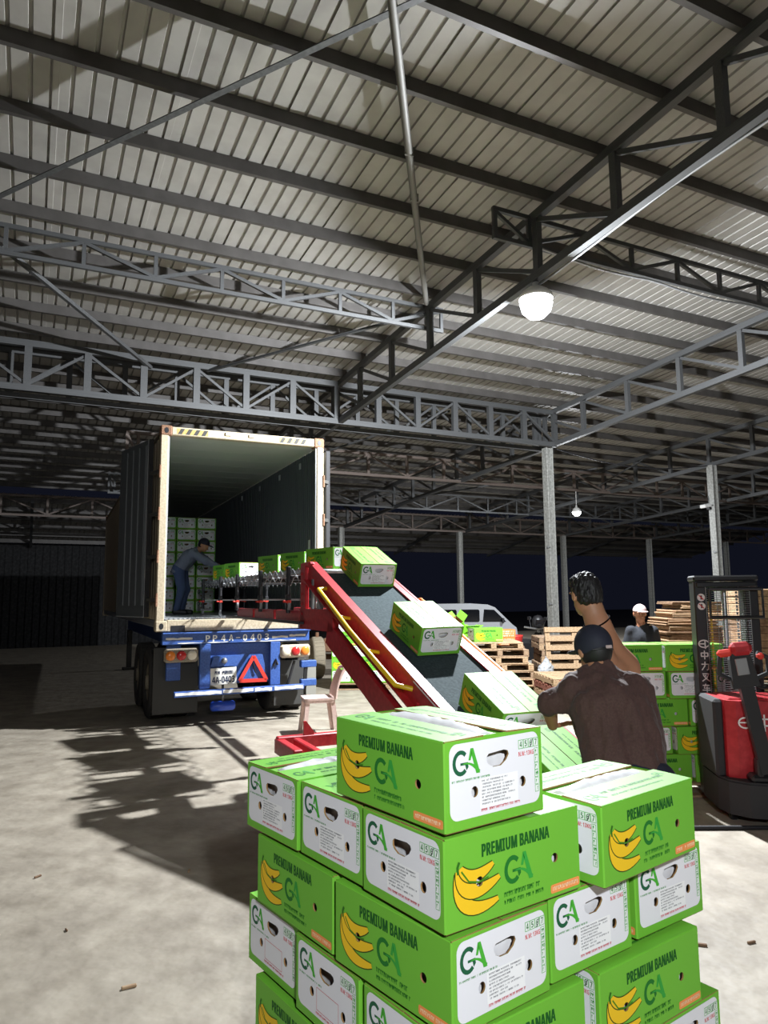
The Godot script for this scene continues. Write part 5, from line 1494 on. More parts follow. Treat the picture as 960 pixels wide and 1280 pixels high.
func forklift() -> void:
	var turn := CAM_TURN - 0.14
	var t := thing("pallet_stacker", "red and black electric pallet stacker with tall mast and tiller handle", "forklift", CA(2.98, 0, 5.95), turn)
	# local: x right, z towards the camera; mast at z = -0.4
	var s := S()
	var xm := -0.05   # mast centre
	for sx in [-1.0, 1.0]:
		s = S()
		cbox(s, Vector3(xm + sx * 0.21, 0.98, -0.36), Vector3(0.11, 1.86, 0.05), 0.01)
		cbox(s, Vector3(xm + sx * 0.165, 0.98, -0.43), Vector3(0.03, 1.84, 0.14), 0.006)
		cbox(s, Vector3(xm + sx * 0.25, 0.98, -0.43), Vector3(0.024, 1.84, 0.14), 0.006)
		var ch := part("mast_channel", done(s), M.black, t)
		if sx < 0:
			s = S(); s.set_color(lin(206, 204, 200))
			var X := Transform3D(Basis(), Vector3(xm - 0.21, 0, -0.3335))
			var g := func(pts: Array, y: float, k: float) -> void:
				var p := []
				for q in pts: p.append(Vector2((q.x - 0.5) * k, y + (q.y - 0.5) * k))
				flat(s, stroke2(p, k * 0.12), 0.0, X)
			# ep mark, then the four characters one under another
			var ring := []
			for i in 15: ring.append(Vector2(0.5 + 0.5 * cos(0.35 + i / 14.0 * 5.6), 0.5 + 0.36 * sin(0.35 + i / 14.0 * 5.6)))
			g.call(ring, 1.33, 0.085); g.call([Vector2(0.08, 0.5), Vector2(0.55, 0.5)], 1.33, 0.085); g.call([Vector2(0.62, 0.0), Vector2(0.62, 0.8)], 1.33, 0.085)
			part("lettering", done(s), M.ink, ch)
			var y := 1.235
			for c in [[[Vector2(0.12, 0.72), Vector2(0.88, 0.72)], [Vector2(0.12, 0.34), Vector2(0.88, 0.34)], [Vector2(0.14, 0.74), Vector2(0.14, 0.32)], [Vector2(0.86, 0.74), Vector2(0.86, 0.32)], [Vector2(0.5, 1.0), Vector2(0.5, 0.0)]],
					[[Vector2(0.1, 0.7), Vector2(0.88, 0.7), Vector2(0.84, 0.1), Vector2(0.66, 0.06)], [Vector2(0.5, 1.0), Vector2(0.46, 0.5), Vector2(0.12, 0.02)]],
					[[Vector2(0.14, 0.86), Vector2(0.84, 0.86), Vector2(0.6, 0.4), Vector2(0.1, 0.02)], [Vector2(0.22, 0.74), Vector2(0.5, 0.36), Vector2(0.92, 0.02)], [Vector2(0.44, 0.72), Vector2(0.54, 0.58)]],
					[[Vector2(0.1, 0.82), Vector2(0.86, 0.82)], [Vector2(0.44, 1.0), Vector2(0.24, 0.5), Vector2(0.88, 0.5)], [Vector2(0.06, 0.28), Vector2(0.94, 0.28)], [Vector2(0.56, 0.66), Vector2(0.56, 0.0)]]]:
				s = S(); s.set_color(lin(206, 204, 200))
				for st in c:
					var p := []
					for q in st: p.append(Vector2((q.x - 0.5) * 0.075, y + (q.y - 0.5) * 0.075))
					flat(s, stroke2(p, 0.009), 0.0, X)
				part("lettering", done(s), M.ink, ch)
				y -= 0.094
			for yy in [1.73, 1.655]:
				s = S(); s.set_color(lin(220, 210, 206)); flat(s, disc2(Vector2(0, yy), 0.033), 0.0, X)
				s.set_color(lin(190, 60, 56)); flat(s, stroke2([Vector2(-0.02, yy + 0.02), Vector2(0.02, yy - 0.02)], 0.008), 0.0006, X)
				s.set_color(lin(60, 60, 60)); flat(s, rect2(-0.006, yy - 0.018, 0.008, yy + 0.018), 0.0004, X)
				part("warning_sticker", done(s), M.ink, ch)
	s = S()
	cbox(s, Vector3(xm, 1.895, -0.42), Vector3(0.54, 0.05, 0.2), 0.012); cbox(s, Vector3(xm, 1.84, -0.34), Vector3(0.5, 0.05, 0.05), 0.01)
	part("cross_beam", done(s), M.black, t)
	s = S(); cbox(s, Vector3(xm, 0.14, -0.4), Vector3(0.5, 0.12, 0.1), 0.01); part("cross_beam", done(s), M.black, t)
	# guard frame before the mast, with its wires
	s = S()
	var x0 := xm - 0.16; var x1 := xm + 0.27; var zf := -0.26
	tube(s, [Vector3(x0, 1.8, zf), Vector3(x1, 1.8, zf), Vector3(x1, 1.56, zf), Vector3(x0, 1.56, zf), Vector3(x0, 1.8, zf)], 0.016, 8)
	part("guard_frame", done(s), M.black, t)
	s = S()
	for i in 52: tube(s, [Vector3(xm - 0.18, 0.86 + 0.0185 * i, -0.3), Vector3(xm + 0.18, 0.86 + 0.0185 * i, -0.3)], 0.002, 4)
	for i in 5: tube(s, [Vector3(xm - 0.18 + 0.09 * i, 0.85, -0.3), Vector3(xm - 0.18 + 0.09 * i, 1.82, -0.3)], 0.0025, 4)
	part("guard_mesh", done(s), M.galv, t)
	s = S(); tube(s, [Vector3(xm, 0.5, -0.4), Vector3(xm, 1.3, -0.4)], 0.035, 12); part("lift_cylinder", done(s), M.black, t)
	s = S(); tube(s, [Vector3(xm, 1.3, -0.4), Vector3(xm, 1.8, -0.4)], 0.022, 10); part("piston_rod", done(s), M.chrome, t)
	for sx in [-0.12, 0.1]:
		s = S(); for i in 40: box(s, Vector3(xm + sx, 0.6 + 0.03 * i, -0.39), Vector3(0.016, 0.022, 0.01))
		part("lift_chain", done(s), M.yellow if sx < 0 else M.galv, t)
	# forks run on towards the stack
	for sx in [-0.17, 0.17]:
		s = S(); cbox(s, Vector3(xm + sx, 0.06, -0.55), Vector3(0.16, 0.05, 0.2), 0.015); part("fork", done(s), M.black, t)
	# body: black left cover, red shell, black base
	s = S(); cbox(s, Vector3(-0.31, 0.62, -0.1), Vector3(0.08, 0.6, 0.46), 0.02); part("side_cover", done(s), M.blacksoft, t)
	s = S()
	var shell := PackedVector2Array([Vector2(-0.29, 0.06), Vector2(-0.27, 0.16), Vector2(-0.2, 0.2), Vector2(0.36, 0.22), Vector2(0.42, 0.16), Vector2(0.42, -0.3), Vector2(-0.29, -0.3)])
	prism(s, shell, 0.6, Transform3D(Basis(Vector3.RIGHT, PI * 0.5), Vector3(0, 0.62, 0)) * Transform3D(Basis(), Vector3.ZERO))
	var sh := part("red_cover", done(s), M.red, t)
	s = S()
	for i in 3: cbox(s, Vector3(0.22, 0.46 + 0.11 * i, 0.212), Vector3(0.36, 0.012, 0.014), 0.003)
	cbox(s, Vector3(0.06, 0.92, -0.05), Vector3(0.6, 0.03, 0.4), 0.012)
	part("cover_rib", done(s), M.red, sh)
	s = S(); s.set_color(lin(236, 230, 226))
	var XF := Transform3D(Basis(), Vector3(0, 0, 0.2145))
	var er := []
	for i in 15: er.append(Vector2(-0.14 + 0.05 * cos(0.35 + i / 14.0 * 5.6), 0.755 + 0.04 * sin(0.35 + i / 14.0 * 5.6)))
	flat(s, stroke2(er, 0.012), 0, XF); flat(s, stroke2([Vector2(-0.185, 0.757), Vector2(-0.12, 0.757)], 0.01), 0, XF)
	flat(s, stroke2([Vector2(-0.115, 0.69), Vector2(-0.115, 0.79), Vector2(-0.08, 0.785), Vector2(-0.075, 0.75), Vector2(-0.115, 0.735)], 0.011), 0, XF)
	flat(s, stroke2([Vector2(-0.04, 0.785), Vector2(0.04, 0.785)], 0.012), 0, XF); flat(s, stroke2([Vector2(-0.04, 0.735), Vector2(0.04, 0.735)], 0.012), 0, XF)
	for x in [-0.036, 0.036]: flat(s, stroke2([Vector2(x, 0.79), Vector2(x, 0.73)], 0.012), 0, XF)
	flat(s, stroke2([Vector2(0.0, 0.82), Vector2(0.0, 0.69)], 0.012), 0, XF)
	part("cover_mark", done(s), M.ink, sh)
	s = S()
	var base := PackedVector2Array([Vector2(-0.34, -0.3), Vector2(-0.34, 0.1), Vector2(-0.3, 0.24), Vector2(-0.18, 0.34), Vector2(0.05, 0.38), Vector2(0.3, 0.34), Vector2(0.44, 0.22), Vector2(0.46, -0.3)])
	prism(s, base, 0.24, Transform3D(Basis(Vector3.RIGHT, PI * 0.5), Vector3(0, 0.195, 0)))
	prism(s, base, 0.02, Transform3D(Basis(Vector3.RIGHT, PI * 0.5) * Basis.from_scale(Vector3(0.97, 0.97, 1)), Vector3(0, 0.322, 0)))
	var bs := part("base_cover", done(s), M.blacksoft, t)
	s = S(); s.set_color(lin(214, 200, 196)); flat(s, disc2(Vector2(-0.1, 0.15), 0.035), 0.0, Transform3D(Basis(Vector3.UP, -0.78), Vector3(-0.2, 0, 0.275)))
	part("warning_sticker", done(s), M.ink, bs)
	s = S(); tyre(s, Vector3(0, 0.115, 0.08), 0.115, 0.08); part("drive_wheel", done(s), M.clay, t, Transform3D(Basis(Vector3.UP, 0.9), Vector3.ZERO))
	for sx in [-0.24, 0.34]:
		s = S(); tyre(s, Vector3(sx, 0.06, 0.1), 0.06, 0.05); part("caster", done(s), M.black, t)
	# tiller
	var TX := Transform3D(Basis(), Vector3(-0.06, 0, 0))
	s = S()
	cbox(s, Vector3(0.0, 0.36, 0.28), Vector3(0.2, 0.06, 0.14), 0.02); cbox(s, Vector3(-0.03, 0.42, 0.3), Vector3(0.05, 0.18, 0.08), 0.01); cbox(s, Vector3(0.06, 0.42, 0.3), Vector3(0.04, 0.18, 0.08), 0.01)
	part("tiller_foot", done(s), M.black, t, TX)
	s = S(); tube(s, [Vector3(0.05, 0.36, 0.33), Vector3(0.05, 0.5, 0.33)], 0.022, 10); part("gas_spring", done(s), M.cream, t, TX)
	s = S()
	bar(s, Vector3(0.02, 0.4, 0.32), Vector3(-0.1, 1.12, 0.3), 0.1, 0.06, Vector3.BACK)
	part("tiller_arm", done(s), M.black, t, TX)
	s = S()
	prism(s, PackedVector2Array([Vector2(-0.1, -0.12), Vector2(0.1, -0.12), Vector2(0.08, 0.1), Vector2(0.05, 0.16), Vector2(-0.05, 0.16), Vector2(-0.08, 0.1)]), 0.07, Transform3D(Basis(Vector3.BACK, 0.15), Vector3(-0.11, 1.16, 0.31)))
	tube(s, [Vector3(-0.2, 1.1, 0.3), Vector3(-0.28, 1.14, 0.31), Vector3(-0.27, 1.28, 0.32), Vector3(-0.2, 1.3, 0.32)], 0.02, 8)
	tube(s, [Vector3(-0.02, 1.1, 0.3), Vector3(0.08, 1.15, 0.31), Vector3(0.08, 1.27, 0.32), Vector3(0.0, 1.3, 0.32)], 0.02, 8)
	var hd := part("tiller_head", done(s), M.blacksoft, t, TX)
	s = S(); cbox(s, Vector3(-0.12, 1.335, 0.33), Vector3(0.16, 0.1, 0.1), 0.03, Basis(Vector3.BACK, 0.1)); part("belly_button", done(s), M.red, hd)
	s = S(); cbox(s, Vector3(-0.24, 1.3, 0.33), Vector3(0.11, 0.055, 0.07), 0.02, Basis(Vector3.BACK, 0.15)); part("thumb_switch", done(s), M.redknob, hd)
	s = S(); cbox(s, Vector3(0.02, 1.28, 0.33), Vector3(0.05, 0.05, 0.06), 0.015); part("thumb_switch", done(s), M.redknob, hd)
	s = S(); cbox(s, Vector3(-0.12, 1.2, 0.35), Vector3(0.09, 0.13, 0.012), 0.005, Basis(Vector3.BACK, 0.15)); part("display_panel", done(s), M.galv, hd)
	s = S(); var cv := []
	for i in 10:
		var q := i / 9.0
		cv.append(Vector3(lerpf(-0.05, 0.14, q), 1.08 - 0.05 * sin(q * PI), 0.33 - 0.1 * q))
	tube(s, cv, 0.01, 6); part("coiled_cable", done(s), M.black, hd)

# ---------------------------------------------------------------- people
func face_basis(f: Vector3, up := Vector3.UP) -> Basis:   # z looks along f
	return aim(Vector3.ZERO, f, up)

func head_bones(c: Vector3, b: Basis, k := 1.0) -> Array:
	var e := func(p: Vector3, r: Vector3) -> Array: return [c + b * (p * k), r * k, b]
	return [e.call(Vector3(0, 0.025, -0.008), Vector3(0.073, 0.095, 0.092)), e.call(Vector3(0, -0.045, 0.022), Vector3(0.056, 0.062, 0.066)), e.call(Vector3(0, -0.09, 0.055), Vector3(0.028, 0.02, 0.024)),
		[c + b * (Vector3(0, 0.012, 0.086) * k), c + b * (Vector3(0, -0.03, 0.103) * k), 0.008 * k, 0.014 * k],
		e.call(Vector3(0.032, 0.028, 0.074), Vector3(0.03, 0.01, 0.016)), e.call(Vector3(-0.032, 0.028, 0.074), Vector3(0.03, 0.01, 0.016)),
		e.call(Vector3(0, -0.062, 0.083), Vector3(0.024, 0.007, 0.01)), e.call(Vector3(0, -0.073, 0.081), Vector3(0.019, 0.007, 0.01)),
		e.call(Vector3(0.077, 0.0, -0.01), Vector3(0.012, 0.032, 0.02)), e.call(Vector3(-0.077, 0.0, -0.01), Vector3(0.012, 0.032, 0.02))]

func hand_bones(wrist: Vector3, dir: Vector3, thumb: Vector3, curl: float) -> Array:   # dir: along the palm; thumb: the side on which the thumb leaves
	dir = dir.normalized()
	thumb = (thumb - dir * thumb.dot(dir)).normalized()
	var palm := dir.cross(thumb)   # fingers bend towards -palm or palm as curl says
	var out := []
	for i in 4: out.append([wrist + thumb * (0.018 - 0.012 * i) * 0.7, wrist + dir * 0.085 + thumb * (0.031 - 0.0205 * i), 0.015, 0.0115])
	var lens := [[0.042, 0.026, 0.02], [0.047, 0.03, 0.021], [0.043, 0.028, 0.02], [0.034, 0.021, 0.018]]
	for i in 4:
		var p: Vector3 = wrist + dir * 0.088 + thumb * (0.031 - 0.0205 * i)
		var d := (dir + thumb * (0.09 - 0.06 * i)).normalized()
		for j in 3:
			d = d.rotated(thumb, curl * (0.6 + 0.4 * j)).normalized()
			var q: Vector3 = p + d * lens[i][j]
			out.append([p, q, 0.0095 - 0.0008 * j, 0.0088 - 0.0008 * j]); p = q
	var tp := wrist + dir * 0.028 + thumb * 0.026
	var td := (dir * 0.75 + thumb * 0.75 - palm * 0.2).normalized()
	out.append([tp, tp + td * 0.042, 0.013, 0.011]); tp += td * 0.042
	td = (dir * 0.95 + thumb * 0.35).normalized()
	out.append([tp, tp + td * 0.032, 0.0108, 0.0095]); out.append([tp + td * 0.032, tp + td * 0.055, 0.0095, 0.008])
	return out

func man_brown() -> void:
	var t := thing("person", "man in a brown T-shirt and dark cap seen from behind, reaching to a carton", "person", CA(1.06, 0, 3.5), CAM_TURN)
	var hip := Vector3(0.055, 0.88, 0.14)
	var chest := Vector3(0.015, 1.2, 0.0)
	var sl := Vector3(-0.14, 1.305, -0.06); var sr := Vector3(0.155, 1.295, -0.03)
	var el := Vector3(-0.262, 1.222, -0.1); var wl := Vector3(-0.2, 1.09, -0.3)
	var er := Vector3(0.2, 1.05, 0.03); var wr := Vector3(0.19, 0.84, -0.12)
	var hc := Vector3(-0.02, 1.475, -0.13)
	var hb := face_basis(Vector3(-0.25, -0.25, -0.93))
	var torso := [[hip + Vector3(-0.06, 0, 0), chest + Vector3(-0.075, 0.02, 0), 0.095, 0.1], [hip + Vector3(0.06, 0, 0), chest + Vector3(0.075, 0.02, 0), 0.095, 0.1],
		[chest + Vector3(-0.05, 0.05, 0), sl, 0.095, 0.05], [chest + Vector3(0.05, 0.05, 0), sr, 0.095, 0.05], [chest + Vector3(0, 0.06, 0), Vector3(0, 1.36, -0.08), 0.09, 0.06], [Vector3(-0.01, 1.37, -0.08), sl, 0.05, 0.05], [Vector3(0.01, 1.37, -0.08), sr, 0.05, 0.05]]
	var arms := [[sl, el, 0.05, 0.042], [sr, er, 0.05, 0.042], [el, wl, 0.042, 0.028], [er, wr, 0.042, 0.028]]
	var legs := [[hip + Vector3(-0.09, 0, 0), Vector3(-0.13, 0.48, 0.1), 0.095, 0.06], [Vector3(-0.13, 0.48, 0.1), Vector3(-0.13, 0.09, 0.16), 0.06, 0.042], [hip + Vector3(0.09, 0, 0), Vector3(0.14, 0.48, 0.08), 0.095, 0.06], [Vector3(0.14, 0.48, 0.08), Vector3(0.14, 0.09, 0.14), 0.06, 0.042],
		[Vector3(-0.13, 0.045, 0.17), Vector3(-0.14, 0.035, -0.02), 0.044, 0.034], [Vector3(0.14, 0.045, 0.15), Vector3(0.16, 0.035, -0.04), 0.044, 0.034]]
	var neck := [[Vector3(0, 1.33, -0.06), hc + Vector3(0.01, -0.06, 0.03), 0.06, 0.055]]
	part("body", body_mesh([{"b": torso + arms + legs + neck, "c": 0.013, "k": 0.04}, {"b": head_bones(hc, hb) + neck, "c": 0.006, "k": 0.015},
		{"b": hand_bones(wl, Vector3(0.62, -0.06, -0.78), Vector3(0.75, 0.1, 0.6), -0.06), "c": 0.004, "k": 0.006}, {"b": hand_bones(wr, Vector3(0.05, -0.95, -0.25), Vector3(-0.3, 0, -1), 0.2), "c": 0.004, "k": 0.006}]), M.skin, t)
	var sleeve := [[sl, sl.lerp(el, 0.9), 0.05, 0.05], [sr, sr.lerp(er, 1.0), 0.05, 0.052]]
	part("shirt", body_mesh([{"b": torso + sleeve + [[hip + Vector3(-0.07, -0.06, 0), chest + Vector3(-0.075, 0, 0.0), 0.1, 0.1], [hip + Vector3(0.07, -0.06, 0), chest + Vector3(0.075, 0, 0.0), 0.1, 0.1], [Vector3(0, 1.33, -0.06), Vector3(0, 1.365, -0.08), 0.064, 0.058]], "c": 0.0105, "k": 0.035, "add": 0.013, "folds": 0.022, "fold_scale": Vector3(11, 5, 9), "cut": [[Vector3(0, -1, 0), -0.76]]}]), M.shirtbrown, t)
	part("trousers", body_mesh([{"b": legs.slice(0, 4) + [[hip + Vector3(-0.08, 0.02, 0), hip + Vector3(0.08, 0.02, 0), 0.105, 0.105]], "c": 0.016, "k": 0.03, "add": 0.014}]), M.navy, t)
	part("shoe", body_mesh([{"b": [legs[4]], "c": 0.012, "add": 0.012}]), M.black, t); part("shoe", body_mesh([{"b": [legs[5]], "c": 0.012, "add": 0.012}]), M.black, t)
	part("hair", body_mesh([{"b": [[hc + hb * Vector3(0, 0.01, -0.018), Vector3(0.079, 0.098, 0.09), hb]], "c": 0.007, "cut": [[hb.z, (hc + hb * Vector3(0, 0, 0.012)).dot(hb.z)], [hb * Vector3(0, -1, 0), (hc + hb * Vector3(0, -0.062, 0)).dot(hb * Vector3(0, -1, 0))]]}]), M.hair, t)
	var cap := part("cap", body_mesh([{"b": [[hc + hb * Vector3(0, 0.032, -0.006), Vector3(0.09, 0.102, 0.106), hb]], "c": 0.006, "cut": [[hb * Vector3(0, -1, 0.12), (hc + hb * Vector3(0, -0.012, 0)).dot(hb * Vector3(0, -1, 0.12))]]}, {"b": [[hc + hb * Vector3(0, 0.022, 0.12), Vector3(0.075, 0.008, 0.07), hb]], "c": 0.006}]), M.navy, t)
	var s := S(); cbox(s, Vector3.ZERO, Vector3(0.032, 0.016, 0.006), 0.002)
	part("cap_clip", done(s), M.capwhite, cap, Transform3D(hb * Basis(Vector3.UP, PI - 0.15), hc + hb * Vector3(-0.02, 0.003, -0.11)))
	s = S(); tube(s, [hc + hb * Vector3(-0.055, -0.006, -0.084), hc + hb * Vector3(-0.03, -0.004, -0.1), hc + hb * Vector3(0.0, -0.003, -0.106), hc + hb * Vector3(0.03, -0.004, -0.1), hc + hb * Vector3(0.055, -0.006, -0.084)], 0.005, 6)
	part("cap_strap", done(s), M.black, cap)

func man_bare() -> void:
	var t := thing("person", "bare-shouldered young man with black hair and a dark neck cord, turned away", "person", CA(1.172, 0, 3.95), CAM_TURN)
	var hc := Vector3(-0.06, 1.752, -0.05)
	var hb := face_basis(Vector3(-0.22, -0.12, -0.97), Vector3(-0.04, 1, 0))
	var hip := Vector3(0.06, 0.96, 0.02); var chest := Vector3(0.055, 1.3, 0.0)
	var sl := Vector3(-0.03, 1.43, 0.125); var sr := Vector3(0.125, 1.42, -0.125)
	var el := Vector3(-0.03, 1.17, 0.1); var wl := Vector3(-0.02, 1.0, -0.08)
	var er := Vector3(0.13, 1.15, -0.2); var wr := Vector3(0.13, 0.98, -0.34)
	var nb := Vector3(0.015, 1.49, 0.0)
	var torso := [[hip + Vector3(-0.05, 0, 0.05), chest + Vector3(-0.05, 0.02, 0.06), 0.092, 0.1], [hip + Vector3(0.05, 0, -0.05), chest + Vector3(0.05, 0.02, -0.06), 0.092, 0.1], [chest + Vector3(-0.03, 0.05, 0.04), sl, 0.09, 0.052], [chest + Vector3(0.03, 0.05, -0.04), sr, 0.09, 0.052], [chest, nb, 0.1, 0.07]]
	var arms := [[sl, el, 0.05, 0.04], [sr, er, 0.055, 0.04], [el, wl, 0.04, 0.027], [er, wr, 0.04, 0.027]]
	var legs := [[hip + Vector3(-0.085, 0, 0.02), Vector3(-0.08, 0.5, 0.02), 0.092, 0.058], [Vector3(-0.08, 0.5, 0.02), Vector3(-0.1, 0.09, 0.06), 0.058, 0.04], [hip + Vector3(0.085, 0, -0.02), Vector3(0.17, 0.5, -0.06), 0.092, 0.058], [Vector3(0.17, 0.5, -0.06), Vector3(0.2, 0.09, 0.0), 0.058, 0.04], [Vector3(-0.1, 0.045, 0.07), Vector3(-0.2, 0.03, -0.08), 0.042, 0.032], [Vector3(0.2, 0.045, 0.01), Vector3(0.1, 0.03, -0.14), 0.042, 0.032]]
	var neck := [[nb, hc + Vector3(0.03, -0.06, 0.01), 0.07, 0.06], [Vector3(0.005, 1.59, 0.0), sr + Vector3(-0.02, 0.0, 0.02), 0.05, 0.05], [Vector3(-0.005, 1.57, 0.0), sl + Vector3(0.0, 0.0, -0.02), 0.045, 0.048], [nb, Vector3(0.13, 1.36, -0.05), 0.07, 0.09]]
	part("body", body_mesh([{"b": torso + arms + legs + neck, "c": 0.012, "k": 0.04}, {"b": head_bones(hc, hb, 0.95) + [neck[0]], "c": 0.0055, "k": 0.015}, {"b": hand_bones(wl, Vector3(-0.1, -0.7, -0.7), Vector3(0.6, 0, -0.4), 0.2), "c": 0.004, "k": 0.006}, {"b": hand_bones(wr, Vector3(0.05, -0.75, -0.6), Vector3(-0.7, 0.1, -0.3), 0.2), "c": 0.004, "k": 0.006}]), M.skin, t)
	var hn := FastNoiseLite.new(); hn.seed = 3; hn.frequency = 20.0
	part("hair", body_mesh([{"b": [[hc + hb * Vector3(0, 0.034, -0.02), Vector3(0.079, 0.096, 0.092), hb], [hc + hb * Vector3(0.0, 0.08, 0.03), Vector3(0.066, 0.042, 0.064), hb], [hc + hb * Vector3(0, -0.01, -0.07), Vector3(0.062, 0.06, 0.04), hb]], "c": 0.0055, "k": 0.02, "folds": 0.012, "fold_scale": Vector3(38, 16, 38), "cut": [[hb * Vector3(0, -0.62, 0.78), (hc + hb * Vector3(0, 0.02, 0.058)).dot(hb * Vector3(0, -0.62, 0.78))], [hb * Vector3(0, -1, -0.1), (hc + hb * Vector3(0, -0.058, 0)).dot(hb * Vector3(0, -1, -0.1))]]}]), M.hair, t)
	part("shorts", body_mesh([{"b": [legs[0], legs[2], [hip + Vector3(-0.08, 0.02, 0.02), hip + Vector3(0.08, 0.02, -0.02), 0.1, 0.1]], "c": 0.016, "k": 0.03, "add": 0.015}]), M.navy, t)
	var s := S(); var pts := []
	for i in 25:
		var a := TAU * i / 24.0
		pts.append(Vector3(-0.016, 1.607, -0.012) + Vector3(cos(a) * 0.071, 0.036 * cos(a) - 0.012 * sin(a), sin(a) * 0.075))
	tube(s, pts, 0.0045, 6); part("neck_cord", done(s), M.cord, t)
	for q in [4, 5]: part("sandal", body_mesh([{"b": [legs[q]], "c": 0.012, "add": 0.008, "cut": [[Vector3(0, 1, 0), 0.03]]}]), M.black, t)

func man_far() -> void:
	var t := thing("person", "man in a dark shirt and pale cap standing at the back, facing the camera", "person", CA(3.38, 0, 9.55), CAM_TURN)
	var hc := Vector3(-0.02, 1.51, 0.02); var hb := face_basis(Vector3(-0.05, -0.08, 1))
	var hip := Vector3(0, 0.86, 0); var chest := Vector3(0, 1.17, 0)
	var sl := Vector3(-0.145, 1.29, 0); var sr := Vector3(0.145, 1.29, 0)
	var el := Vector3(-0.2, 1.05, -0.03); var wl := Vector3(-0.19, 0.84, 0.06); var er := Vector3(0.205, 1.06, -0.03); var wr := Vector3(0.23, 0.85, 0.1)
	var torso := [[hip + Vector3(-0.06, 0, 0), chest + Vector3(-0.065, 0.02, 0), 0.1, 0.1], [hip + Vector3(0.06, 0, 0), chest + Vector3(0.065, 0.02, 0), 0.1, 0.1], [chest + Vector3(-0.04, 0.04, 0), sl, 0.09, 0.05], [chest + Vector3(0.04, 0.04, 0), sr, 0.09, 0.05], [chest, Vector3(0, 1.34, 0), 0.1, 0.06]]
	var arms := [[sl, el, 0.052, 0.041], [sr, er, 0.052, 0.041], [el, wl, 0.041, 0.028], [er, wr, 0.041, 0.028]]
	var legs := [[hip + Vector3(-0.09, 0, 0), Vector3(-0.1, 0.46, 0.02), 0.095, 0.06], [Vector3(-0.1, 0.46, 0.02), Vector3(-0.1, 0.09, -0.02), 0.06, 0.042], [hip + Vector3(0.09, 0, 0), Vector3(0.1, 0.46, 0.02), 0.095, 0.06], [Vector3(0.1, 0.46, 0.02), Vector3(0.1, 0.09, -0.02), 0.06, 0.042], [Vector3(-0.1, 0.045, -0.03), Vector3(-0.12, 0.035, 0.16), 0.042, 0.034], [Vector3(0.1, 0.045, -0.03), Vector3(0.12, 0.035, 0.16), 0.042, 0.034]]
	var neck := [[Vector3(0, 1.33, 0), hc + Vector3(0, -0.07, -0.01), 0.056, 0.052]]
	part("body", body_mesh([{"b": torso + arms + legs + neck, "c": 0.018, "k": 0.04}, {"b": head_bones(hc, hb, 0.98) + neck, "c": 0.006, "k": 0.014}, {"b": hand_bones(wl, Vector3(0.05, -1, 0.15), Vector3(0.4, 0, 1), -0.25), "c": 0.0045, "k": 0.006}, {"b": hand_bones(wr, Vector3(-0.1, -0.95, 0.2), Vector3(-0.4, 0, 1), 0.25), "c": 0.0045, "k": 0.006}]), M.skin2, t)
	part("shirt", body_mesh([{"b": torso + [[sl, sl.lerp(el, 0.7), 0.052, 0.052], [sr, sr.lerp(er, 0.7), 0.052, 0.052], [hip + Vector3(-0.08, -0.06, 0), hip + Vector3(0.08, -0.06, 0), 0.11, 0.11]], "c": 0.014, "k": 0.035, "add": 0.013, "folds": 0.01, "cut": [[Vector3(0, -1, 0), -0.78]]}]), M.shirtblack, t)
	part("trousers", body_mesh([{"b": legs.slice(0, 4) + [[hip + Vector3(-0.08, 0.0, 0), hip + Vector3(0.08, 0.0, 0), 0.1, 0.1]], "c": 0.018, "k": 0.03, "add": 0.014}]), M.navy, t)
	for q in [4, 5]: part("shoe", body_mesh([{"b": [legs[q]], "c": 0.014, "add": 0.012}]), M.black, t)
	part("cap", body_mesh([{"b": [[hc + hb * Vector3(0, 0.034, -0.004), Vector3(0.087, 0.098, 0.104), hb]], "c": 0.007, "cut": [[hb * Vector3(0, -1, 0), (hc + hb * Vector3(0, 0.036, 0)).dot(hb * Vector3(0, -1, 0))]]}, {"b": [[hc + hb * Vector3(0, 0.044, 0.13), Vector3(0.07, 0.008, 0.06), hb]], "c": 0.006}]), M.capwhite, t)
	part("hair", body_mesh([{"b": [[hc + hb * Vector3(0, 0.0, -0.02), Vector3(0.079, 0.08, 0.088), hb]], "c": 0.008, "cut": [[hb.z, (hc + hb * Vector3(0, 0, -0.012)).dot(hb.z)]]}]), M.hair, t)
	for sx in [-1.0, 1.0]:
		var s := S(); lathe(s, [Vector2(0, -0.009), Vector2(0.009, 0), Vector2(0, 0.009)], 10, Transform3D(Basis(), hc + hb * Vector3(0.031 * sx, 0.008, 0.082))); part("eye", done(s), M.black, t)

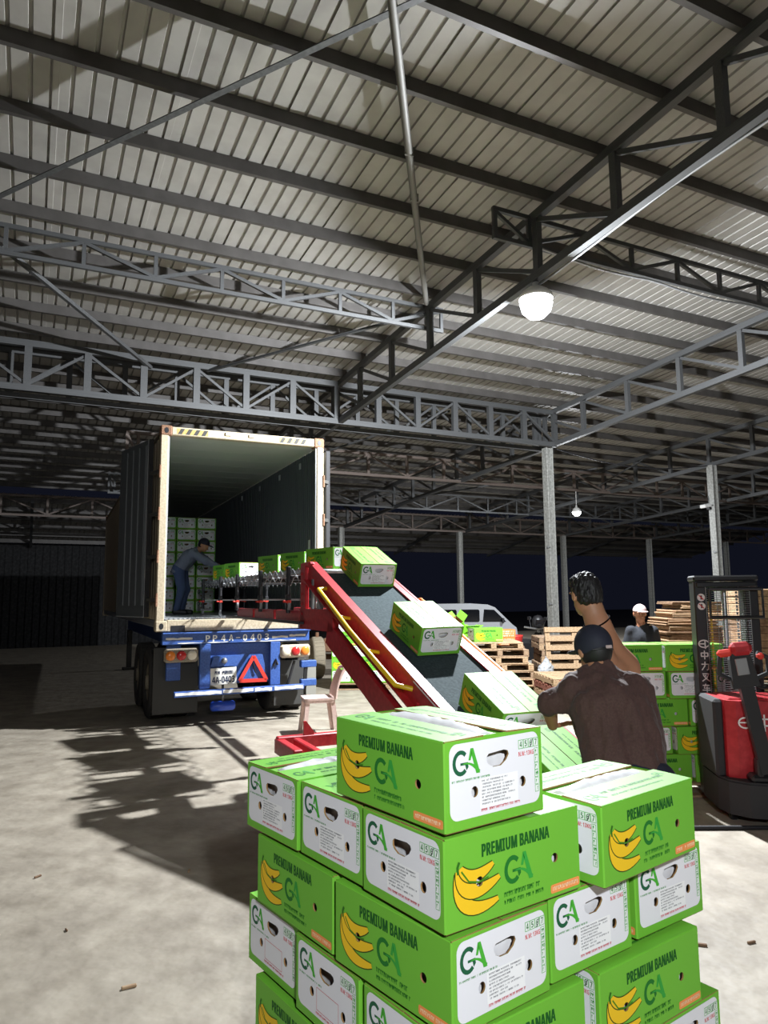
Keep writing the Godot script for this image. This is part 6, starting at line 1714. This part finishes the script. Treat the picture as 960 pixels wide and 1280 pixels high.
func man_container() -> void:
	var t := thing("person", "man in a grey jumper and jeans bending over the rollers inside the container", "person", CA(-3.6, 1.492, 12.75), CAM_TURN)
	# local: x to the right, y up from the container floor
	var hip := Vector3(-0.03, 0.80, 0.02); var chest := Vector3(0.14, 1.02, 0.02)
	var sl := Vector3(0.21, 1.1, -0.13); var sr := Vector3(0.22, 1.08, 0.15)
	var el := Vector3(0.38, 0.96, -0.16); var wl := Vector3(0.54, 0.88, -0.14); var er := Vector3(0.47, 0.93, 0.16); var wr := Vector3(0.7, 0.81, 0.13)
	var hc := Vector3(0.39, 1.215, 0.04); var hb := face_basis(Vector3(0.85, -0.5, 0.15))
	var torso := [[hip + Vector3(0, 0, -0.07), chest + Vector3(0, 0, -0.08), 0.1, 0.105], [hip + Vector3(0, 0, 0.07), chest + Vector3(0, 0, 0.08), 0.1, 0.105], [chest, sl, 0.1, 0.06], [chest, sr, 0.1, 0.06], [chest, Vector3(0.27, 1.12, 0.02), 0.1, 0.06]]
	var arms := [[sl, el, 0.052, 0.041], [el, wl, 0.041, 0.028], [sr, er, 0.052, 0.041], [er, wr, 0.041, 0.028]]
	var legs := [[hip + Vector3(0, 0, -0.08), Vector3(0.05, 0.44, -0.1), 0.095, 0.06], [Vector3(0.05, 0.44, -0.1), Vector3(-0.02, 0.09, -0.12), 0.06, 0.042], [hip + Vector3(0, 0, 0.08), Vector3(0.04, 0.44, 0.12), 0.095, 0.06], [Vector3(0.04, 0.44, 0.12), Vector3(-0.04, 0.09, 0.13), 0.06, 0.042], [Vector3(-0.04, 0.045, -0.12), Vector3(0.14, 0.035, -0.13), 0.042, 0.034], [Vector3(-0.06, 0.045, 0.13), Vector3(0.12, 0.035, 0.15), 0.042, 0.034]]
	var neck := [[Vector3(0.26, 1.11, 0.02), hc + Vector3(-0.05, -0.05, 0), 0.056, 0.052]]
	part("body", body_mesh([{"b": torso + arms + legs + neck, "c": 0.018, "k": 0.04}, {"b": head_bones(hc, hb, 0.98) + neck, "c": 0.007, "k": 0.014}, {"b": hand_bones(wl, Vector3(0.9, -0.4, 0.1), Vector3(0.1, 0.5, 0.8), 0.25), "c": 0.0045, "k": 0.006}, {"b": hand_bones(wr, Vector3(0.85, -0.5, -0.1), Vector3(0.1, 0.5, -0.8), -0.25), "c": 0.0045, "k": 0.006}]), M.skin, t)
	part("jumper", body_mesh([{"b": torso + [[sl, el, 0.06, 0.052], [el, wl.lerp(el, 0.12), 0.052, 0.038], [sr, er, 0.06, 0.052], [er, wr.lerp(er, 0.12), 0.052, 0.038], [hip + Vector3(-0.02, -0.06, -0.07), hip + Vector3(-0.02, -0.06, 0.07), 0.1, 0.1]], "c": 0.014, "k": 0.035, "add": 0.014, "folds": 0.012, "cut": [[Vector3(-0.1, -1, 0), -0.72]]}]), M.greyblue, t)
	part("jeans", body_mesh([{"b": legs.slice(0, 4) + [[hip + Vector3(0, -0.02, -0.07), hip + Vector3(0, -0.02, 0.07), 0.1, 0.1]], "c": 0.017, "k": 0.03, "add": 0.015, "folds": 0.01}]), M.jeans, t)
	for q in [4, 5]: part("shoe", body_mesh([{"b": [legs[q]], "c": 0.014, "add": 0.012}]), M.black, t)
	part("cap", body_mesh([{"b": [[hc + hb * Vector3(0, 0.034, -0.012), Vector3(0.087, 0.1, 0.102), hb]], "c": 0.007, "cut": [[hb * Vector3(0, -1, 0.3), (hc + hb * Vector3(0, 0.018, 0)).dot(hb * Vector3(0, -1, 0.3))]]}, {"b": [[hc + hb * Vector3(0, 0.05, 0.12), Vector3(0.07, 0.008, 0.06), hb]], "c": 0.007}]), M.navy, t)
	part("hair", body_mesh([{"b": [[hc + hb * Vector3(0, 0.005, -0.022), Vector3(0.079, 0.085, 0.088), hb]], "c": 0.008, "cut": [[hb.z, (hc + hb * Vector3(0, 0, -0.006)).dot(hb.z)]]}]), M.hair, t)

# ---------------------------------------------------------------- the scene
const LAMP_A := 155.0
const LAMP_B := 60.0
const LAMP_C := 13.0

func _ready() -> void:
	var cam := Camera3D.new()
	cam.name = "camera"
	cam.fov = 71.134
	cam.near = 0.05; cam.far = 200.0
	add_child(cam)
	cam.transform = Transform3D(Basis(Vector3(0.897996, -0.008783, 0.439917), Vector3(-0.044614, 0.992831, 0.110891), Vector3(-0.437737, -0.119206, 0.891166)).orthonormalized(), Vector3(0, 1.75, 0))
	cam.current = true
	var we := WorldEnvironment.new()
	we.name = "night"
	var e := Environment.new()
	e.background_mode = Environment.BG_COLOR
	e.background_color = rgb(15, 17, 27)
	e.background_energy_multiplier = 1.0
	e.tonemap_mode = Environment.TONE_MAPPER_LINEAR
	e.tonemap_exposure = 1.0
	e.sdfgi_enabled = true; e.ssao_enabled = true; e.ssil_enabled = true
	we.environment = e
	add_child(we)
	rng.seed = 4
	materials()
	lamps()
	shed()
	container()
	carton_kinds()
	front_stack()
	loader()
	loads()
	man_brown()
	man_bare()
	forklift()
	stacks_behind()
	plastic_chair()
	pallets_behind()
	yard()
	man_far()
	man_container()
	for k in ["a_node", "b_node", "c_node"]: (proto[k] as Node).free()
